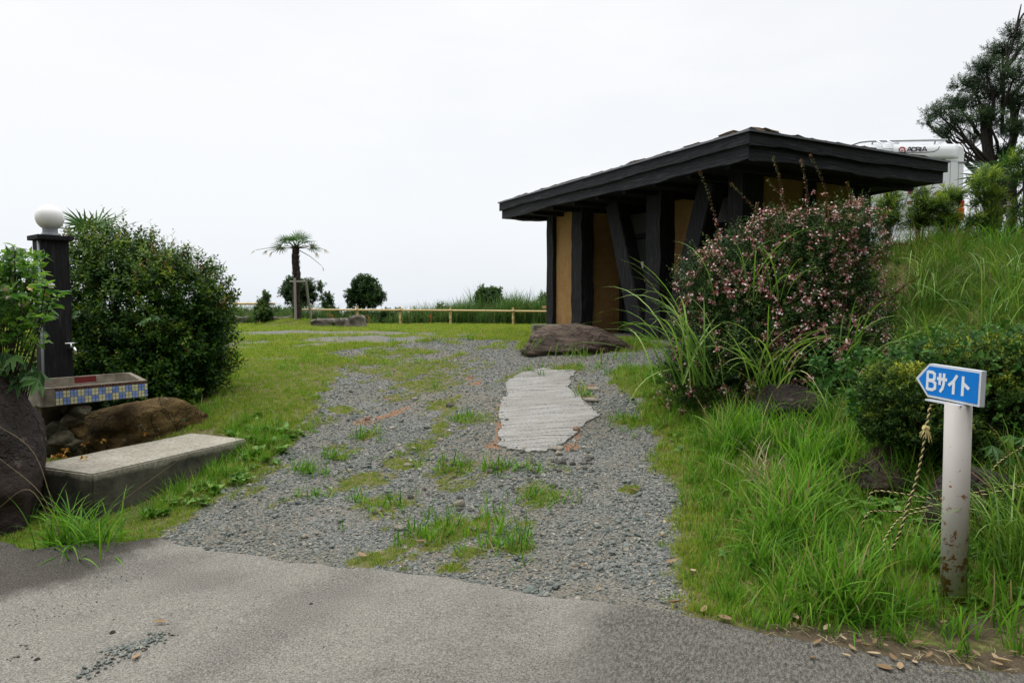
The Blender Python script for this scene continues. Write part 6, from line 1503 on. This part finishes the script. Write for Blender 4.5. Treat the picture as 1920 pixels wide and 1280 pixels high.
# podocarpus along the crest
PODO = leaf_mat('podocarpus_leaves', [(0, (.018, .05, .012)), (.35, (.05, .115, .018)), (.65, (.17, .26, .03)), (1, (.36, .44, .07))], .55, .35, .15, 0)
tpo = [sprig(170 + i, 18, .16, .105, .012, .7, False, .003, .1, .0, .75) for i in range(4)]
POD = [('slender podocarpus shrub against the left part of the motorhome rear', 1664, 430, 12.9, [(1662, 395, 13, 24), (1672, 380, 10, 14), (1658, 425, 12, 16), (1678, 412, 8, 14)]),
       ('short round podocarpus shrub under the bike rack of the motorhome', 1724, 437, 12.9, [(1722, 396, 17, 22), (1716, 420, 14, 16), (1734, 410, 14, 18), (1726, 378, 10, 10)]),
       ('dark layered podocarpus shrub right of the round one', 1772, 437, 12.8, [(1772, 398, 19, 16), (1754, 388, 13, 10), (1786, 372, 14, 10), (1776, 418, 16, 14), (1783, 386, 12, 14)]),
       ('tall bright podocarpus right of the motorhome in front of the tree trunk', 1848, 440, 12.7, [(1845, 352, 20, 14), (1852, 372, 22, 14), (1838, 388, 16, 12), (1866, 340, 10, 10), (1856, 405, 16, 14), (1838, 420, 18, 14), (1862, 425, 10, 12)]),
       ('bright podocarpus cut by the right edge of the frame', 1925, 440, 12.6, [(1918, 308, 22, 18), (1925, 340, 22, 18), (1928, 390, 20, 22), (1915, 415, 14, 14)])]
for lab, bx, by, Yd, pads in POD:
    pads = pads + [(bx - 8, by - 14, 12, 12), (bx + 9, by - 10, 11, 10), (pads[0][0] + 6, pads[0][1] - 24, 6, 12), (pads[-1][0] - 5, pads[-1][1] - 16, 6, 12)]
    base = at(bx, by, Yd); base[2] = float(H(base[0], Yd)) - .05; L = []; tk = [([base, (base + at(pads[0][0], pads[0][1], Yd)) / 2, at(pads[0][0], pads[0][1], Yd)], .03, .01)]
    for px, py, rx, ry in pads: c_ = at(px, py, Yd + rng.normal(0, .06)); k = Yd / 1280; L.append((c_[0] + rng.normal(0, .03), c_[1], c_[2], rx * k * .95, rx * k * .9, ry * k * 1.0)); tk.append(([base + np.array((0, 0, .1)), c_], .014, .006))
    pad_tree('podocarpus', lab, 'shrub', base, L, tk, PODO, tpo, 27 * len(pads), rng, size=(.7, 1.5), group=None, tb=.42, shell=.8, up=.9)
# staked palm-like tree at right edge
q = at(1895, 440, 13.6); bz_ = float(H(q[0], 13.6)); 
fr3 = [(math.pi, .35, .5, 0, .05), (2.5, .2, .5, 0, .1), (0, .3, .5, 0, .05), (1.5, .6, .4, 0, 0), (-1.6, .4, .45, 0, .1), (3.7, .5, .45, 0, 0), (.6, .5, .5, 0, 0), (3.3, -.1, .5, 0, .1)]
palm('palm_tree', 'small shaggy palm with a stake at the right edge of the bank', (q[0], 13.6, bz_), at(1895, 325, 13.6)[2] - bz_, .085, fr3, 33, .5)
st3 = thing('tree_stake', 'grey wooden stake with a crosspiece leaning beside the palm at the right edge', 'tree support', (q[0] - .1, 13.3, bz_)); Ls = np.array(st3.location)
MB().tube([at(1888, 445, 13.3) - Ls, at(1893, 378, 13.3) - Ls], .035, 10).build('stake', STAKE, st3); MB().tube([at(1882, 387, 13.25) - Ls, at(1910, 386, 13.25) - Ls], .028, 10).build('crossbar', STAKE, st3)
# low timber edging on the crest
for i, (a, c_) in enumerate(((1735, 1765), (1808, 1842), (1846, 1872))):
    p_, q_ = at(a, 438, 13.4), at(c_, 437, 13.4); z_ = float(H(p_[0], 13.4)) + .16
    lab = ['low horizontal timber rail in front of the motorhome rear', 'low timber rail right of the motorhome corner', 'low timber rail beside the evergreen trunk'][i]
    mb = MB().box((p_[0], 13.37, z_ - .03), (q_[0], 13.43, z_ + .03)).box((p_[0] + .1, 13.38, z_ - .5), (p_[0] + .16, 13.42, z_ - .031)).box((q_[0] - .16, 13.38, z_ - .5), (q_[0] - .10, 13.42, z_ - .031))
    tag(mb.build('timber_rail', STAKE), lab, 'rail')

# --- shrubs beyond the fence
HEDG = leaf_mat('hedge_leaves', [(0, (.012, .032, .010)), (.45, (.032, .074, .02)), (.8, (.09, .16, .035)), (1, (.17, .25, .06))], .5, .25, .15, 0)
thd = [sprig(190 + i, 9, .14, .075, .045, .35, False, .003, .2, .15, .3) for i in range(5)]
def fence_tree(label, pads, Yd, n, trunk, tb=.3, cat='shrub', nm='seaside_shrub', size=(.7, 1.15)):
    base = at(trunk[0][0], trunk[0][1], Yd); base[2] = float(H(base[0], Yd)) - .05; L = []; tk = [([at(*p_, Yd) for p_ in trunk], .05, .025)]
    for px, py, rx, ry in pads: c_ = at(px, py, Yd + rng.normal(0, .08)); k = Yd / 1280; L.append((c_[0], c_[1], c_[2], rx * k * .85, rx * k * .75, ry * k * .85)); tk.append(([at(*trunk[-1], Yd), c_], .022, .008)); L += [(c_[0] + rng.normal(0, .6) * rx * k, c_[1] + rng.normal(0, .1), c_[2] + (.2 + rng.uniform(0, .7)) * ry * k, rx * k * .25, rx * k * .25, ry * k * .45) for _ in range(2)]
    pad_tree(nm, label, cat, base, L, tk, HEDG, thd, n, rng, size=size, tb=tb, shell=.7)
fence_tree('dark shrub with dense leaves standing behind the palm trunk', [(560, 548, 30, 20), (540, 550, 14, 14), (578, 545, 14, 16), (562, 568, 22, 12), (556, 534, 14, 8), (585, 562, 8, 10)], 18.9, 1000, [(566, 602), (566, 575)])
fence_tree('dark round-topped small tree behind the long bamboo fence', [(685, 545, 30, 20), (664, 555, 17, 12), (708, 556, 15, 12), (690, 530, 16, 10), (678, 566, 22, 8), (697, 566, 18, 10), (658, 572, 7, 4)], 19.3, 1300, [(684, 606), (682, 575)])
fence_tree('vine-covered rounded shrub behind the long fence near the hut', [(916, 560, 20, 18), (925, 552, 14, 10), (903, 562, 12, 12), (918, 582, 22, 16), (938, 575, 12, 10), (915, 600, 20, 10)], 19.0, 1100, [(918, 608), (918, 580)], .36)
fence_tree('dark shrub half hidden behind the hut corner post', [(1026, 575, 14, 16), (1015, 590, 14, 16), (1035, 560, 12, 10), (1000, 600, 12, 9)], 18.6, 600, [(1024, 606), (1024, 585)], .22)
fence_tree('slim bright green shrub growing at the second post of the short fence', [(499, 557, 8, 7), (494, 575, 10, 12), (490, 592, 13, 12), (503, 590, 10, 12)], 17.0, 500, [(497, 606), (497, 570)], .5, 'shrub', 'young_shrub', (.5, .85))
fence_tree('sparse pale shrub with a dark top between the palm and the round tree', [(616, 574, 10, 5), (612, 560, 10, 6), (622, 590, 14, 9), (640, 598, 16, 8)], 18.8, 240, [(617, 606), (616, 575)], .4)
fence_tree('low tangled undergrowth below the round-topped tree', [(665, 597, 20, 10), (695, 598, 24, 10), (730, 596, 24, 11), (760, 600, 16, 7)], 18.5, 800, [(700, 608), (700, 600)], .35, 'undergrowth', 'bramble')
fence_tree('low tangled undergrowth behind the middle of the long fence', [(800, 596, 24, 11), (830, 592, 24, 14), (870, 596, 24, 11), (960, 596, 26, 12)], 18.6, 900, [(830, 608), (830, 600)], .35, 'undergrowth', 'bramble')
fence_tree('low undergrowth behind the short fence', [(450, 596, 24, 10), (475, 598, 18, 8), (525, 592, 20, 10), (545, 594, 16, 10)], 18.9, 600, [(470, 607), (470, 600)], .3, 'undergrowth', 'bramble')
# orange flower spots
m = Mat('orange_petals', .6, .3); m.color((.62, .13, .03)); OFL = m.m
for i, (px, py, lab) in enumerate([(623, 590, 'tiny orange flowers behind the fence between palm and round tree'), (692, 594, 'tiny orange flowers below the round-topped tree'), (808, 591, 'tiny orange flowers behind the fence right of the middle post')]):
    mb = MB(); q = at(px, py, 17.9)
    for k in range(4):
        c_ = np.array((rr.gauss(0, .06), rr.gauss(0, .03), rr.gauss(0, .03)))
        for j in range(5):
            a = j * 1.257; mb.add([tuple(c_), tuple(c_ + np.array((.012 * math.cos(a - .4), -.008, .012 * math.sin(a - .4)))), tuple(c_ + np.array((.02 * math.cos(a), .0, .02 * math.sin(a)))), tuple(c_ + np.array((.012 * math.cos(a + .4), -.008, .012 * math.sin(a + .4))))], [(0, 1, 2, 3)])
    mb.tube([(0, 0, float(H(q[0], 17.9)) - q[2]), (0, 0, 0)], .006, 5)
    tag(mb.build('wild_flower', OFL, None, q), lab, 'flowers')

# --- unseen woods, added behind the viewer to darken the sides facing it
rng = np.random.default_rng(77)
WOODM = leaf_mat('shade_woodland_leaves', [(0, (.012, .03, .010)), (.5, (.03, .065, .018)), (1, (.08, .13, .035))], .6, .15, .15, 0)
twd = [sprig(210 + i, 8, .9, .55, .30, .35, False, .02, .2, .15, .3) for i in range(4)]
Lw = []
for i in range(46):
    x_ = rng.uniform(-26, 26); y_ = rng.uniform(-17, -8.0); g_ = float(H(x_, y_)); h_ = rng.uniform(7.5, 12.0)
    Lw.append((x_, y_, g_ + h_ * .5, rng.uniform(1.8, 3), rng.uniform(1.8, 2.6), h_ * .55))
for i in range(22):  # unseen trees beside the bank, added to shade the hut's gable wall
    x_ = rng.uniform(9.5, 17); y_ = rng.uniform(-7, 5.5); g_ = float(H(x_, y_)); h_ = rng.uniform(7, 10.5)
    Lw.append((x_, y_, g_ + h_ * .5, rng.uniform(1.6, 2.4), rng.uniform(1.6, 2.4), h_ * .55))
P, D = lumps_pts(Lw, 20000, rng, .5, -1)
V, F, T = cloud(twd, P, D * .7 + rng.normal(0, .5, D.shape) + np.array((0, 0, .3)), rng.uniform(.7, 1.3, len(P)), np.clip(.4 + .25 * D[:, 2] + rng.normal(0, .12, len(P)), 0, 1), rng)
tag(obj('shade_woodland', mesh_np('shade_woodland', V, F, False, T), WOODM), 'dark leafy woods, unseen, added across the road and beside the bank for shade', 'woods', None, 'stuff')

# --- dry twigs and straw bits along the verge
rng = np.random.default_rng(91); mb = MB()
for i in range(150):
    if i < 95: q = gnd(rng.uniform(1420, 1915), 0) if False else gnd(*(lambda t: (1430 + 490 * t, 1178 + 88 * t + rng.normal(0, 16)))(rng.uniform()))
    else: q = gnd(rng.uniform(1240, 1800), rng.uniform(1010, 1180))
    a = rng.uniform(0, 6.28); L = rng.uniform(.02, .09); d = np.array((math.cos(a), math.sin(a), rng.uniform(-.05, .12))) * L; z = np.array((0, 0, .016))
    mb.tube([q + z - d / 2, q + z + np.array((rng.normal(0, .004), rng.normal(0, .004), .003)), q + z + d / 2], [.0016, .0018, .0009], 4)
me = mb.mesh('dry_twigs'); a_ = me.attributes.new('tint', 'FLOAT', 'POINT'); a_.data.foreach_set('value', np.repeat(rng.uniform(0, 1, 150), 12).astype(np.float32))
tag(obj('dry_twigs', me, DRY), 'dry twigs and straw bits littering the edge of the verge', 'twigs', None, 'stuff')
